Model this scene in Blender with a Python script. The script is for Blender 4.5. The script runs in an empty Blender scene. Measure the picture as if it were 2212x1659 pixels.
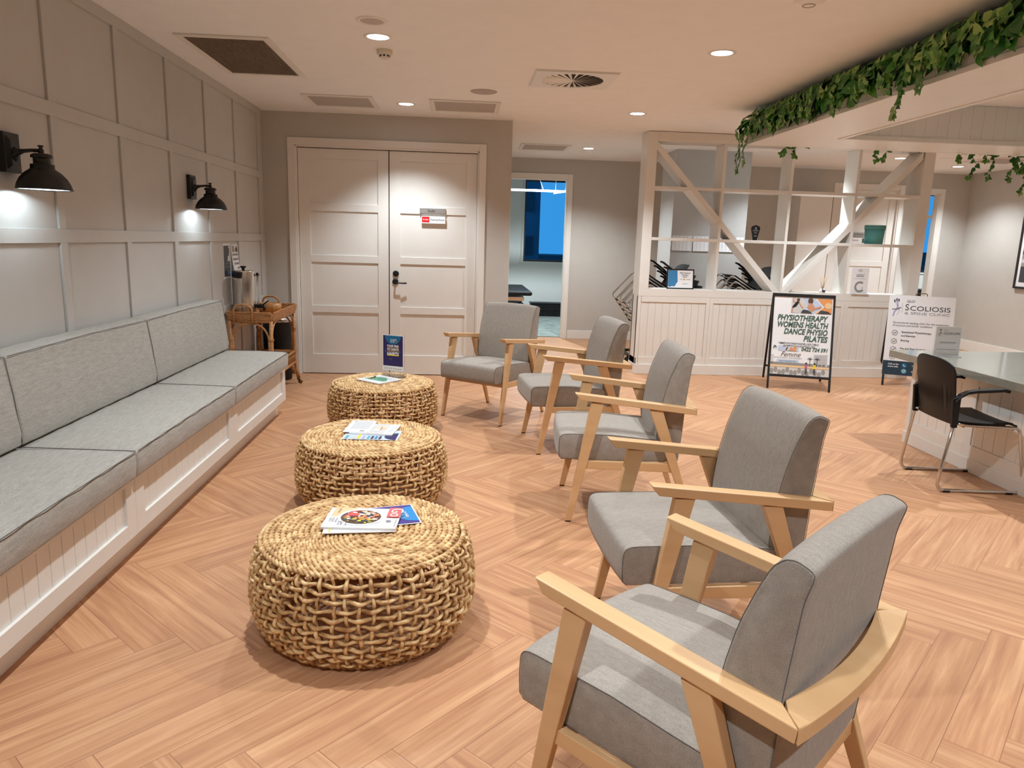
import bpy, bmesh, math, random
from mathutils import Vector, Matrix
random.seed(7)
S = bpy.context.scene
COL = S.collection
PI = math.pi
# ------------------------------------------------------------------ camera
cd = bpy.data.cameras.new('camera'); co = bpy.data.objects.new('camera', cd); COL.objects.link(co)
cd.sensor_width = 36; cd.lens = 1576.747/2212*36; cd.clip_start = .05; cd.clip_end = 500
co.matrix_world = Matrix.Translation((2.0466, -7.8846, 1.4805)) @ (Matrix.Rotation(-.0722557, 4, 'Z') @ Matrix.Rotation(1.376298, 4, 'X') @ Matrix.Rotation(.0302927, 4, 'Z'))
S.camera = co
# ------------------------------------------------------------------ world (dusk sky seen through the windows) and exposure
w = bpy.data.worlds.new('dusk_sky'); S.world = w; w.use_nodes = True
bg = w.node_tree.nodes['Background']; bg.inputs[0].default_value = (.045, .34, .80, 1); bg.inputs[1].default_value = .95
S.view_settings.view_transform = 'Standard'; S.view_settings.look = 'None'
S.view_settings.exposure = 0; S.view_settings.gamma = 1; S.view_settings.use_curve_mapping = False
S.cycles.use_denoising = True
S.cycles.max_bounces = 8; S.cycles.diffuse_bounces = 5; S.cycles.glossy_bounces = 4; S.cycles.transmission_bounces = 8
S.cycles.sample_clamp_indirect = 6
LAMP_W = 168; LAMP_C = (.87, .95, 1)
def spot(x, y, z=2.683, W=None, ang=116, c=None, blend=.7):
    l = bpy.data.lights.new('downlight_beam', 'SPOT'); l.energy = W or LAMP_W; l.color = c or LAMP_C
    l.spot_size = math.radians(ang); l.spot_blend = blend; l.shadow_soft_size = .035
    o = bpy.data.objects.new('downlight_beam', l); COL.objects.link(o); o.location = (x, y, z); return o
DL = [(1.5, -2.95, 'above the cane stools, over the middle of the room'), (1.5, -.63, 'between the two grey ceiling grilles by the double doors'),
      (3.69, -2.97, 'nearest the greenery, left of the ceiling planter'), (3.69, -.65, 'right of the square swirl diffuser, in front of the lattice'),
      (3.69, 2.1, 'in front of the far wall, beside the small far grille'), (7.83, 1.84, 'behind the lattice screen near its right post'),
      (9.09, 2.5, 'in the far right corner, below the hanging leaves'), (1.5, -5.25, 'x'), (3.69, -5.25, 'x'), (1.5, -7.55, 'x'), (3.69, -7.55, 'x'),
      (5.9, -.62, 'x'), (6.1, 1.05, 'x'), (6.0, -2.75, 'x'), (6.0, -5.25, 'x'), (8.6, -2.75, 'x'), (8.6, -.2, 'x')]  # the lamp between planter and lattice is unseen, added to brighten the lattice front
for x, y, _ in DL: spot(x, y, W=LAMP_W*({(1.5, -.63): .84, (3.69, -.65): 1.1, (3.69, 2.1): 1.2, (9.09, 2.5): .9}.get((x, y), 1)), ang=128 if y > 2 else 108 if (x, y) == (1.5, -.63) else 116)
# far rooms behind the open doorways: cool room lights
for x, y in ((3.3, 4.6), (11.2, 5.0)): spot(x, y, 2.6, 330, 150, (.86, .97, 1))
for y in (-4.31, -2.05): spot(.14, y, 1.695, 10, 168, (.76, .92, 1), .1)
# ------------------------------------------------------------------ helpers
def lin(c): return tuple((v/255/12.92 if v/255 <= .04045 else ((v/255+.055)/1.055)**2.4) for v in c)
def nodes(name):
    m = bpy.data.materials.new(name); m.use_nodes = True; nt = m.node_tree
    return m, nt, nt.nodes['Principled BSDF']
def N(nt, t, **kw):
    n = nt.nodes.new(t)
    for k, v in kw.items(): setattr(n, k, v)
    return n
def mat(name, c, rough=.5, metal=0, var=.04, scale=6, bump=0, bscale=200, spec=.5, coat=0, stretch=None):
    """plain surface with a faint procedural unevenness of colour and optional fine bump"""
    m, nt, b = nodes(name); c = lin(c); L = nt.links
    tc = N(nt, 'ShaderNodeTexCoord'); mp = N(nt, 'ShaderNodeMapping'); L.new(tc.outputs['Object'], mp.inputs[0])
    if stretch: mp.inputs['Scale'].default_value = stretch
    no = N(nt, 'ShaderNodeTexNoise'); no.inputs['Scale'].default_value = scale; no.inputs['Detail'].default_value = 4; L.new(mp.outputs[0], no.inputs[0])
    rp = N(nt, 'ShaderNodeValToRGB'); rp.color_ramp.elements[0].position = .3; rp.color_ramp.elements[1].position = .7
    rp.color_ramp.elements[0].color = (*[v*(1-var) for v in c], 1); rp.color_ramp.elements[1].color = (*[min(1, v*(1+var)) for v in c], 1)
    L.new(no.outputs[0], rp.inputs[0]); L.new(rp.outputs[0], b.inputs['Base Color'])
    b.inputs['Roughness'].default_value = rough; b.inputs['Metallic'].default_value = metal
    b.inputs['Specular IOR Level'].default_value = spec; b.inputs['Coat Weight'].default_value = coat
    if bump:
        n2 = N(nt, 'ShaderNodeTexNoise'); n2.inputs['Scale'].default_value = bscale; L.new(mp.outputs[0], n2.inputs[0])
        bp = N(nt, 'ShaderNodeBump'); bp.inputs['Strength'].default_value = bump; bp.inputs['Distance'].default_value = .002
        L.new(n2.outputs[0], bp.inputs['Height']); L.new(bp.outputs[0], b.inputs['Normal'])
    return m
def emit(name, c, s):
    m, nt, b = nodes(name); b.inputs['Base Color'].default_value = (*c, 1); b.inputs['Emission Color'].default_value = (*c, 1); b.inputs['Emission Strength'].default_value = s
    return m
def glass(name, tint=(1, 1, 1), rough=.02, ior=1.45):
    m, nt, b = nodes(name); b.inputs['Base Color'].default_value = (*tint, 1); b.inputs['Transmission Weight'].default_value = 1
    b.inputs['Roughness'].default_value = rough; b.inputs['IOR'].default_value = ior; return m
def fabric(name, c1, c2, scale=420, stretch=(1, 1, 1), bump=.35, streak=None, lo=.8, hi=1.14):
    m, nt, b = nodes(name); L = nt.links
    tc = N(nt, 'ShaderNodeTexCoord'); mp = N(nt, 'ShaderNodeMapping'); L.new(tc.outputs['Object'], mp.inputs[0]); mp.inputs['Scale'].default_value = stretch
    no = N(nt, 'ShaderNodeTexNoise'); no.inputs['Scale'].default_value = scale; no.inputs['Detail'].default_value = 3; L.new(mp.outputs[0], no.inputs[0])
    rp = N(nt, 'ShaderNodeValToRGB'); rp.color_ramp.elements[0].position = .36; rp.color_ramp.elements[1].position = .64
    rp.color_ramp.elements[0].color = (*lin(c1), 1); rp.color_ramp.elements[1].color = (*lin(c2), 1); L.new(no.outputs[0], rp.inputs[0])
    out = rp.outputs[0]
    if streak:
        m2 = N(nt, 'ShaderNodeMapping'); L.new(tc.outputs['Object'], m2.inputs[0]); m2.inputs['Scale'].default_value = streak
        n2 = N(nt, 'ShaderNodeTexNoise'); n2.inputs['Scale'].default_value = 12; n2.inputs['Detail'].default_value = 5; L.new(m2.outputs[0], n2.inputs[0])
        r2 = N(nt, 'ShaderNodeMapRange'); r2.inputs[3].default_value = lo; r2.inputs[4].default_value = hi; r2.inputs[1].default_value = .3; r2.inputs[2].default_value = .7; L.new(n2.outputs[0], r2.inputs[0])
        mx = N(nt, 'ShaderNodeVectorMath', operation='MULTIPLY'); L.new(out, mx.inputs[0]); L.new(r2.outputs[0], mx.inputs[1]); out = mx.outputs[0]
    L.new(out, b.inputs['Base Color']); b.inputs['Roughness'].default_value = .9; b.inputs['Specular IOR Level'].default_value = .2
    b.inputs['Sheen Weight'].default_value = .15
    bp = N(nt, 'ShaderNodeBump'); bp.inputs['Strength'].default_value = bump; bp.inputs['Distance'].default_value = .001
    L.new(no.outputs[0], bp.inputs['Height']); L.new(bp.outputs[0], b.inputs['Normal']); return m
def wood(name, c1, c2, axis='X', rough=.45, s=14):
    m, nt, b = nodes(name); L = nt.links
    tc = N(nt, 'ShaderNodeTexCoord'); mp = N(nt, 'ShaderNodeMapping'); L.new(tc.outputs['Object'], mp.inputs[0])
    sc = {'X': (.12, 1, 1), 'Y': (1, .12, 1), 'Z': (1, 1, .12)}[axis]; mp.inputs['Scale'].default_value = sc
    no = N(nt, 'ShaderNodeTexNoise'); no.inputs['Scale'].default_value = s; no.inputs['Detail'].default_value = 6; no.inputs['Distortion'].default_value = .6; L.new(mp.outputs[0], no.inputs[0])
    rp = N(nt, 'ShaderNodeValToRGB'); rp.color_ramp.elements[0].position = .3; rp.color_ramp.elements[1].position = .7
    rp.color_ramp.elements[0].color = (*lin(c1), 1); rp.color_ramp.elements[1].color = (*lin(c2), 1); L.new(no.outputs[0], rp.inputs[0])
    L.new(rp.outputs[0], b.inputs['Base Color']); b.inputs['Roughness'].default_value = rough; return m

class MB:
    """collects shapes and links them as one mesh object"""
    def __init__(s): s.v = []; s.f = []; s.mi = []; s.sm = []
    def add(s, vs, fs, mi=0, smooth=False):
        o = len(s.v); s.v += [tuple(v) for v in vs]; s.f += [[i+o for i in f] for f in fs]; s.mi += [mi]*len(fs); s.sm += [smooth]*len(fs); return s
    def box(s, x0, x1, y0, y1, z0, z1, mi=0, M=None):
        vs = [Vector((x, y, z)) for z in (z0, z1) for y in (y0, y1) for x in (x0, x1)]
        if M: vs = [M @ v for v in vs]
        return s.add(vs, [(0, 2, 3, 1), (4, 5, 7, 6), (0, 1, 5, 4), (2, 6, 7, 3), (0, 4, 6, 2), (1, 3, 7, 5)], mi)
    def hexa(s, a, b, mi=0):
        """a, b: two 4-point loops (matching order)"""
        return s.add(list(a)+list(b), [(3, 2, 1, 0), (4, 5, 6, 7), (0, 1, 5, 4), (1, 2, 6, 5), (2, 3, 7, 6), (3, 0, 4, 7)], mi)
    def prism(s, poly, t0, t1, fn, mi=0, smooth=False):
        """poly: 2D points; fn(a,b,t) -> 3D"""
        n = len(poly); vs = [fn(a, b, t0) for a, b in poly]+[fn(a, b, t1) for a, b in poly]
        fs = [list(range(n))[::-1], list(range(n, 2*n))]
        o = len(s.v); s.add(vs, fs, mi)
        for i in range(n):
            j = (i+1) % n; s.f.append([o+i, o+j, o+n+j, o+n+i]); s.mi.append(mi); s.sm.append(smooth)
        return s
    def tube(s, path, r, seg=8, mi=0, closed=False, twist=None, caps=True, smooth=True):
        P = [Vector(p) for p in path]; n = len(P); rings = []
        up = None
        for i, p in enumerate(P):
            if closed: t = (P[(i+1) % n]-P[i-1])
            else: t = P[min(i+1, n-1)]-P[max(i-1, 0)]
            if t.length < 1e-9: t = Vector((0, 0, 1))
            t.normalize()
            if up is None:
                up = Vector((0, 0, 1)) if abs(t.z) < .9 else Vector((1, 0, 0))
            a = (up - t*up.dot(t))
            if a.length < 1e-6: a = t.orthogonal()
            a.normalize(); up = a; b = t.cross(a)
            rr = r(i/(n-1)) if callable(r) else r
            ring = []
            for k in range(seg):
                th = 2*PI*k/seg; q = rr
                if twist: q = rr*(1+twist[1]*math.cos(twist[0]*th+twist[2]*i))
                ring.append(p+a*math.cos(th)*q+b*math.sin(th)*q)
            rings.append(ring)
        vs = [v for rg in rings for v in rg]; fs = []
        m = n if closed else n-1
        for i in range(m):
            i2 = (i+1) % n
            for k in range(seg): k2 = (k+1) % seg; fs.append((i*seg+k, i*seg+k2, i2*seg+k2, i2*seg+k))
        if caps and not closed: fs += [tuple(range(seg))[::-1], tuple(range((n-1)*seg, n*seg))]
        return s.add(vs, fs, mi, smooth)
    def rope(s, path, r, pitch, seg=6, closed=False, flat=1.0):
        """two-strand laid rope along a path"""
        P = [Vector(p) for p in path]; n = len(P); L_ = [0]
        for i in range(1, n): L_.append(L_[-1]+(P[i]-P[i-1]).length)
        tot = L_[-1]+((P[0]-P[-1]).length if closed else 0)
        if closed: pitch = tot/max(1, round(tot/pitch))
        for k in (0, 1):
            q = []
            for i, p in enumerate(P):
                t = (P[(i+1) % n]-P[i-1]) if closed else (P[min(i+1, n-1)]-P[max(i-1, 0)]); t.normalize()
                up = Vector((0, 0, 1)) if abs(t.z) < .8 else Vector((p.x, p.y, 0)).normalized(); a = (up-t*up.dot(t)).normalized(); b = t.cross(a); ph = 2*PI*L_[i]/pitch+PI*k
                q.append(p+a*math.cos(ph)*r*.5*flat+b*math.sin(ph)*r*.5)
            s.tube(q, r*.62, seg, closed=closed)
        return s
    def lathe(s, prof, c=(0, 0, 0), seg=32, mi=0, M=None, smooth=True):
        vs = []; fs = []; n = len(prof)
        for k in range(seg):
            a = 2*PI*k/seg
            for r, z in prof:
                v = Vector((c[0]+r*math.cos(a), c[1]+r*math.sin(a), c[2]+z)); vs.append(M @ v if M else v)
        for k in range(seg):
            k2 = (k+1) % seg
            for i in range(n-1):
                fs.append((k*n+i, k2*n+i, k2*n+i+1, k*n+i+1))
        return s.add(vs, fs, mi, smooth)
    def mesh(s, me, M, mi=0):
        return s.add([M @ v.co for v in me.vertices], [list(p.vertices) for p in me.polygons], mi)
    def build(s, name, mats, parent=None, bevel=0, seg=2, subsurf=0, flat=False):
        me = bpy.data.meshes.new(name); me.from_pydata(s.v, [], s.f)
        for m in (mats if isinstance(mats, (list, tuple)) else [mats]): me.materials.append(m)
        me.polygons.foreach_set('material_index', s.mi); me.polygons.foreach_set('use_smooth', s.sm); me.update()
        bm = bmesh.new(); bm.from_mesh(me); bmesh.ops.recalc_face_normals(bm, faces=bm.faces); bm.to_mesh(me); bm.free()
        o = bpy.data.objects.new(name, me); COL.objects.link(o)
        if parent: o.parent = parent
        if bevel:
            b = o.modifiers.new('bevel', 'BEVEL'); b.width = bevel; b.segments = seg; b.limit_method = 'ANGLE'; b.angle_limit = math.radians(40)
        return o
def thing(name, label, cat, loc=(0, 0, 0), rz=0, group=None, parent=None):
    o = bpy.data.objects.new(name, None); COL.objects.link(o); o.empty_display_size = .1
    o.location = loc; o.rotation_euler = (0, 0, rz)
    return tag(o, label, cat, group)
def tag(o, label, cat, group=None):
    o['label'] = label; o['category'] = cat
    if group: o['group'] = group
    return o
def struct(o): o['kind'] = 'structure'; return o
def structE(name, loc=(0, 0, 0)):
    o = bpy.data.objects.new(name, None); COL.objects.link(o); o.location = loc; return struct(o)
def kids(o): return [c for c in COL.objects if c.parent == o]
def copy_tree(o, parent=None):
    c = o.copy(); COL.objects.link(c)
    if parent: c.parent = parent
    for ch in kids(o):
        copy_tree(ch, c)
    return c
_tc = {}
def textmesh(body, size=1, bold=0, shear=0, align='LEFT', space=1):
    k = (body, size, bold, shear, align, space)
    if k in _tc: return _tc[k]
    cu = bpy.data.curves.new('lettering', 'FONT'); cu.body = body; cu.size = size; cu.offset = bold; cu.shear = shear
    cu.align_x = align; cu.resolution_u = 3; cu.space_character = space
    o = bpy.data.objects.new('lettering', cu); COL.objects.link(o)
    dg = bpy.context.evaluated_depsgraph_get(); me = bpy.data.meshes.new_from_object(o.evaluated_get(dg))
    bpy.data.objects.remove(o); bpy.data.curves.remove(cu); _tc[k] = me; return me
class Print(MB):
    """flat printed artwork: coloured shapes laid on a face (u right, v up, n out)"""
    def __init__(s, O, U, V, step=.0006):
        super().__init__(); s.O = Vector(O); s.U = Vector(U).normalized(); s.V = Vector(V).normalized(); s.Nn = s.U.cross(s.V); s.k = 1; s.st = step; s.mats = []
    def m(s, mt):
        if mt not in s.mats: s.mats.append(mt)
        return s.mats.index(mt)
    def P(s, u, v, k=None): return s.O+s.U*u+s.V*v+s.Nn*(s.st*(s.k if k is None else k))
    def poly(s, pts, mt, layer=None):
        s.k = layer if layer is not None else s.k
        return s.add([s.P(*q) for q in pts], [list(range(len(pts)))], s.m(mt))
    def rect(s, u0, v0, u1, v1, mt, layer=None): return s.poly([(u0, v0), (u1, v0), (u1, v1), (u0, v1)], mt, layer)
    def disc(s, u, v, r, mt, layer=None, ry=None, n=24, a0=0, a1=2*PI):
        return s.poly([(u+r*math.cos(a0+(a1-a0)*i/n), v+(ry or r)*math.sin(a0+(a1-a0)*i/n)) for i in range(n if a1-a0 > 6.2 else n+1)], mt, layer)
    def ring(s, u, v, r, w, mt, layer=None, n=24, a0=0, a1=2*PI):
        if layer is not None: s.k = layer
        for i in range(n):
            a = a0+(a1-a0)*i/n; b = a0+(a1-a0)*(i+1)/n
            s.poly([(u+r*math.cos(a), v+r*math.sin(a)), (u+r*math.cos(b), v+r*math.sin(b)), (u+(r-w)*math.cos(b), v+(r-w)*math.sin(b)), (u+(r-w)*math.cos(a), v+(r-w)*math.sin(a))], mt)
        return s
    def line(s, pts, w, mt, layer=None):
        if layer is not None: s.k = layer
        for (a, b), (c, d) in zip(pts, pts[1:]):
            l = math.hypot(c-a, d-b) or 1; nx, ny = -(d-b)/l*w/2, (c-a)/l*w/2
            s.poly([(a-nx, b-ny), (c-nx, d-ny), (c+nx, d+ny), (a+nx, b+ny)], mt)
        return s
    def text(s, body, u, v, h, mt, layer=None, bold=0, shear=0, align='LEFT', width=None, space=1, rot=0):
        if layer is not None: s.k = layer
        me = textmesh(body, 1, bold, shear, align, space)
        xs = [q.co.x for q in me.vertices] or [0]; wd = max(xs)-min(xs); sx = h
        if width: sx = width/wd
        c, sn = math.cos(rot), math.sin(rot)
        s.add([s.P(u+q.co.x*sx*c-q.co.y*h*sn, v+q.co.x*sx*sn+q.co.y*h*c) for q in me.vertices], [list(p.vertices) for p in me.polygons], s.m(mt)); return s
    def done(s, name, parent): return s.build(name, s.mats, parent)
# ------------------------------------------------------------------ materials
M = {}
M['greige'] = mat('greige_wall_paint', (191, 187, 180), .75, var=.02, bump=.08, bscale=300)
M['panelpaint'] = mat('pale_grey_panel_paint', (192, 190, 186), .55, var=.02)
M['white'] = mat('white_semi_gloss_paint', (230, 227, 221), .35, var=.015)
M['ceil'] = mat('white_ceiling_paint', (238, 238, 237), .9, var=.015)
M['black'] = mat('black_powder_coat', (14, 14, 15), .4, var=.1)
M['blackp'] = mat('black_plastic', (13, 13, 15), .5, var=.1, spec=.35)
M['darkgap'] = mat('dark_gap', (16, 14, 13), .9)
M['chrome'] = mat('polished_chrome', (205, 203, 200), .12, 1, var=.03)
M['steel'] = mat('brushed_stainless_steel', (214, 211, 206), .2, 1, var=.05, stretch=(8, 8, .3))
M['alu'] = mat('brushed_aluminium', (190, 188, 186), .5, 1, var=.05, stretch=(.3, 8, 8))
M['beech'] = wood('pale_beech_wood', (204, 162, 116), (218, 178, 132), 'X', .42, 10)
M['rattan'] = wood('honey_rattan_cane', (150, 98, 54), (196, 142, 88), 'X', .45, 60)
M['hyacinth'] = None
M['grille'] = mat('grey_grille_mesh', (176, 168, 160), .8, var=.12, scale=900)
M['darkgrille'] = mat('dark_grille_void', (62, 50, 42), .9)
M['blade'] = mat('bronze_grille_blade', (132, 114, 98), .6)
M['stone'] = mat('grey_stone_top', (150, 150, 140), .12, var=.04, scale=40)
M['paper'] = mat('white_paper', (236, 236, 238), .6, var=.01)
M['ivory'] = mat('ivory_plastic', (214, 204, 188), .5)
M['acrylic'] = glass('clear_acrylic', (.97, .98, 1), .02, 1.3)
M['teal'] = mat('teal_card', (84, 156, 156), .7, var=.06)
def flat(n, c, r=.5): M[n] = mat(n, c, r, var=.01); return M[n]
for n, c in dict(ink_purple=(58, 36, 128), ink_navy=(36, 26, 88), ink_blue=(0, 130, 198), ink_teal=(10, 98, 140), ink_yellow=(240, 208, 40), ink_gold=(206, 160, 60), ink_dark=(40, 42, 50), ink_grey=(150, 152, 158),
        ink_green=(66, 96, 84), ink_red=(222, 22, 28), ink_coral=(240, 98, 92), ink_black=(16, 16, 18), ink_skin=(206, 146, 112), ink_sand=(232, 196, 150), ink_orange=(228, 150, 86), ink_mist=(206, 204, 202), ink_stone=(150, 146, 140),
        ink_lav=(168, 168, 206), ink_navyteal=(22, 48, 66), ink_aqua=(90, 168, 186), ink_leaf=(96, 160, 116), ink_sky=(190, 205, 225), ink_berry=(150, 40, 60), ink_brown=(92, 62, 40), ink_pink=(196, 96, 130), ink_storm=(58, 60, 66), ink_bluewash=(58, 128, 178)).items(): flat(n, c)
# cane/hyacinth rope with darker creases
def hyacinth():
    m, nt, b = nodes('water_hyacinth_rope'); L = nt.links
    tc = N(nt, 'ShaderNodeTexCoord'); no = N(nt, 'ShaderNodeTexNoise'); no.inputs['Scale'].default_value = 26; no.inputs['Detail'].default_value = 6; L.new(tc.outputs['Object'], no.inputs[0])
    rp = N(nt, 'ShaderNodeValToRGB'); e = rp.color_ramp.elements; e[0].position = .3; e[0].color = (*lin((156, 112, 68)), 1); e[1].position = .66; e[1].color = (*lin((240, 210, 158)), 1)
    k = rp.color_ramp.elements.new(.48); k.color = (*lin((208, 168, 116)), 1)
    L.new(no.outputs[0], rp.inputs[0]); L.new(rp.outputs[0], b.inputs['Base Color']); b.inputs['Roughness'].default_value = .6
    n2 = N(nt, 'ShaderNodeTexNoise'); n2.inputs['Scale'].default_value = 300; L.new(tc.outputs['Object'], n2.inputs[0])
    bp = N(nt, 'ShaderNodeBump'); bp.inputs['Strength'].default_value = .3; bp.inputs['Distance'].default_value = .002; L.new(n2.outputs[0], bp.inputs['Height']); L.new(bp.outputs[0], b.inputs['Normal'])
    return m
M['hyacinth'] = hyacinth()
M['chairfab'] = fabric('grey_brown_woven_upholstery', (132, 123, 114), (172, 163, 153), 760, streak=(3, 9, 3), lo=.9, hi=1.08)
M['benchfab'] = fabric('pale_grey_linen_upholstery', (150, 146, 138), (186, 182, 174), 380, streak=(9, 1.3, 9), lo=.86, hi=1.1)
M['seam'] = mat('dark_seam_piping', (96, 92, 88), .9)
def floor_mat():
    m, nt, b = nodes('herringbone_timber_planks'); L = nt.links
    uv = N(nt, 'ShaderNodeUVMap', uv_map='grain'); mp = N(nt, 'ShaderNodeMapping'); mp.inputs['Scale'].default_value = (.75, 13, 1); L.new(uv.outputs[0], mp.inputs[0])
    n1 = N(nt, 'ShaderNodeTexNoise'); n1.inputs['Scale'].default_value = 1.6; n1.inputs['Detail'].default_value = 8; n1.inputs['Roughness'].default_value = .62; n1.inputs['Distortion'].default_value = .7; L.new(mp.outputs[0], n1.inputs[0])
    m2 = N(nt, 'ShaderNodeMapping'); m2.inputs['Scale'].default_value = (2.2, 70, 1); L.new(uv.outputs[0], m2.inputs[0])
    n2 = N(nt, 'ShaderNodeTexNoise'); n2.inputs['Scale'].default_value = 1; n2.inputs['Detail'].default_value = 4; L.new(m2.outputs[0], n2.inputs[0])
    ad = N(nt, 'ShaderNodeMath', operation='MULTIPLY_ADD'); ad.inputs[1].default_value = .42; L.new(n2.outputs[0], ad.inputs[0]); L.new(n1.outputs[0], ad.inputs[2])
    rp = N(nt, 'ShaderNodeValToRGB'); e = rp.color_ramp.elements; e[0].position = .48; e[0].color = (*lin((168, 118, 88)), 1); e[1].position = .98; e[1].color = (*lin((214, 168, 128)), 1)
    k = e.new(.70); k.color = (*lin((190, 141, 104)), 1); L.new(ad.outputs[0], rp.inputs[0])
    at = N(nt, 'ShaderNodeUVMap', uv_map='tone'); sp = N(nt, 'ShaderNodeSeparateXYZ'); L.new(at.outputs[0], sp.inputs[0])
    mr = N(nt, 'ShaderNodeMapRange'); mr.inputs[3].default_value = .94; mr.inputs[4].default_value = 1.03; L.new(sp.outputs[0], mr.inputs[0])
    mx = N(nt, 'ShaderNodeVectorMath', operation='MULTIPLY'); L.new(rp.outputs[0], mx.inputs[0]); L.new(mr.outputs[0], mx.inputs[1])
    # thin dark joints, from the distance to the plank's edge
    ed = N(nt, 'ShaderNodeUVMap', uv_map='edge'); se = N(nt, 'ShaderNodeSeparateXYZ'); L.new(ed.outputs[0], se.inputs[0])
    outs = []
    for i, hw in ((0, .45), (1, .075)):
        a = N(nt, 'ShaderNodeMath', operation='ABSOLUTE'); L.new(se.outputs[i], a.inputs[0])
        c = N(nt, 'ShaderNodeMath', operation='GREATER_THAN'); c.inputs[1].default_value = hw-.0013; L.new(a.outputs[0], c.inputs[0]); outs.append(c)
    mxx = N(nt, 'ShaderNodeMath', operation='MAXIMUM'); L.new(outs[0].outputs[0], mxx.inputs[0]); L.new(outs[1].outputs[0], mxx.inputs[1])
    mm = N(nt, 'ShaderNodeMix', data_type='RGBA'); L.new(mxx.outputs[0], mm.inputs[0]); L.new(mx.outputs[0], mm.inputs[6]); mm.inputs[7].default_value = (*lin((152, 106, 80)), 1)
    L.new(mm.outputs[2], b.inputs['Base Color']); b.inputs['Roughness'].default_value = .42; b.inputs['Specular IOR Level'].default_value = .35
    bp = N(nt, 'ShaderNodeBump'); bp.inputs['Strength'].default_value = .12; bp.inputs['Distance'].default_value = .001; L.new(n2.outputs[0], bp.inputs['Height']); L.new(bp.outputs[0], b.inputs['Normal'])
    return m
# ================================================================== SETTING
H = 2.7; XR = 9.93; YF = 3.35; YN = -10.0; YW = 6.96
def make_floor():
    Lp, wp = .9, .15; bm_v = []; bm_f = []; g = []; ed = []; tn = []
    A = Vector((math.cos(-PI/4), math.sin(-PI/4))); B = Vector((-A.y, A.x)); O = Vector((1.12, -4.80))
    x0, x1, y0, y1 = -.05, 13.2, YN, 7.0
    def clip(poly, f):
        out = []
        for i in range(len(poly)):
            a, b = poly[i], poly[(i+1) % len(poly)]; fa, fb = f(a[0]), f(b[0])
            if fa >= 0: out.append(a)
            if (fa >= 0) != (fb >= 0):
                t = fa/(fa-fb); out.append((a[0].lerp(b[0], t), a[1].lerp(b[1], t)))
        return out
    for m_ in range(-18, 19):
        for k in range(-110, 111):
            for kind in (0, 1):
                if kind == 0: ox, oy, sx, sy = k*wp+m_*Lp, k*wp-m_*Lp, Lp, wp
                else: ox, oy, sx, sy = k*wp+Lp+m_*Lp, k*wp+wp-Lp-m_*Lp, wp, Lp
                cx = O+A*(ox+sx/2)+B*(oy+sy/2)
                if not (x0-1 < cx.x < x1+1 and y0-1 < cx.y < y1+1): continue
                c = []
                for a, b in ((0, 0), (1, 0), (1, 1), (0, 1)):
                    la, lb = (a-.5)*sx, (b-.5)*sy
                    loc = Vector((la, lb)) if kind == 0 else Vector((lb, la))
                    c.append((O+A*(ox+a*sx)+B*(oy+b*sy), loc))
                for f in (lambda p: p.x-x0, lambda p: x1-p.x, lambda p: p.y-y0, lambda p: y1-p.y):
                    c = clip(c, f)
                    if len(c) < 3: break
                if len(c) < 3: continue
                r1, r2, r3 = random.random()*50, random.random()*50, random.random()
                n = len(bm_v); bm_v += [(p.x, p.y, 0) for p, _ in c]; bm_f.append(list(range(n, n+len(c))))
                for p, l in c: g.append((l.x+r1, l.y+r2)); ed.append((l.x, l.y)); tn.append((r3, 0))
    me = bpy.data.meshes.new('floor'); me.from_pydata(bm_v, [], bm_f)
    for nm, dat in (('grain', g), ('edge', ed), ('tone', tn)):
        ly = me.uv_layers.new(name=nm); ly.data.foreach_set('uv', [q for t in dat for q in t])
    me.materials.append(floor_mat()); o = bpy.data.objects.new('floor', me); COL.objects.link(o)
    bm = bmesh.new(); bm.from_mesh(me)
    for f in bm.faces:
        f.normal_update()
        if f.normal.z < 0: f.normal_flip()
    bm.to_mesh(me); bm.free()
    return struct(o)
make_floor()
b = MB(); b.box(-.2, 13.4, YN-.1, 7.2, -.12, -.004); struct(b.build('floor', M['darkgap']))
b = MB(); b.box(-.2, 13.4, YN-.1, 7.2, H, H+.1); struct(b.build('ceiling', M['ceil']))
# left wall with raised batten grid
b = MB(); b.box(-.15, -.013, YN, .0, 0, H)
PT = .7575; Y0 = -3.939
zr = [(2.634, 2.70), (2.018, 2.088), (1.398, 1.468), (.778, .848), (0, .14)]
for z0, z1 in zr: b.box(-.013, 0, YN, 0, z0, z1)
for k in range(-8, 6):
    y = Y0+PT*k; y1 = y+.067 if k < 5 else 0
    for (za, zb) in ((.14, .778), (.848, 1.398), (1.468, 2.018), (2.088, 2.634)): b.box(-.013, 0, y, y1, za, zb)
struct(b.build('wall_left', M['panelpaint'], bevel=.0015, seg=1))
# wall with the double doors (opening .32-2.21 x 2.37)
DX0, DX1, DZ = .325, 2.21, 2.37
b = MB(); b.box(-.15, DX0, 0, .14, 0, H); b.box(DX1, 2.544, 0, .14, 0, H); b.box(DX0, DX1, 0, .14, DZ, H)
b.box(2.42, 2.544, .14, YF, 0, H); b.box(-.15, 2.42, .5, .6, 0, H)
struct(b.build('wall_centre', M['greige']))
b = MB(); b.box(0, .26, -.014, 0, 0, .14); b.box(2.28, 2.558, -.014, 0, 0, .14); b.box(2.544, 2.558, 0, YF, 0, .14)
struct(b.build('baseboard_centre', M['white'], bevel=.003))
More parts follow.
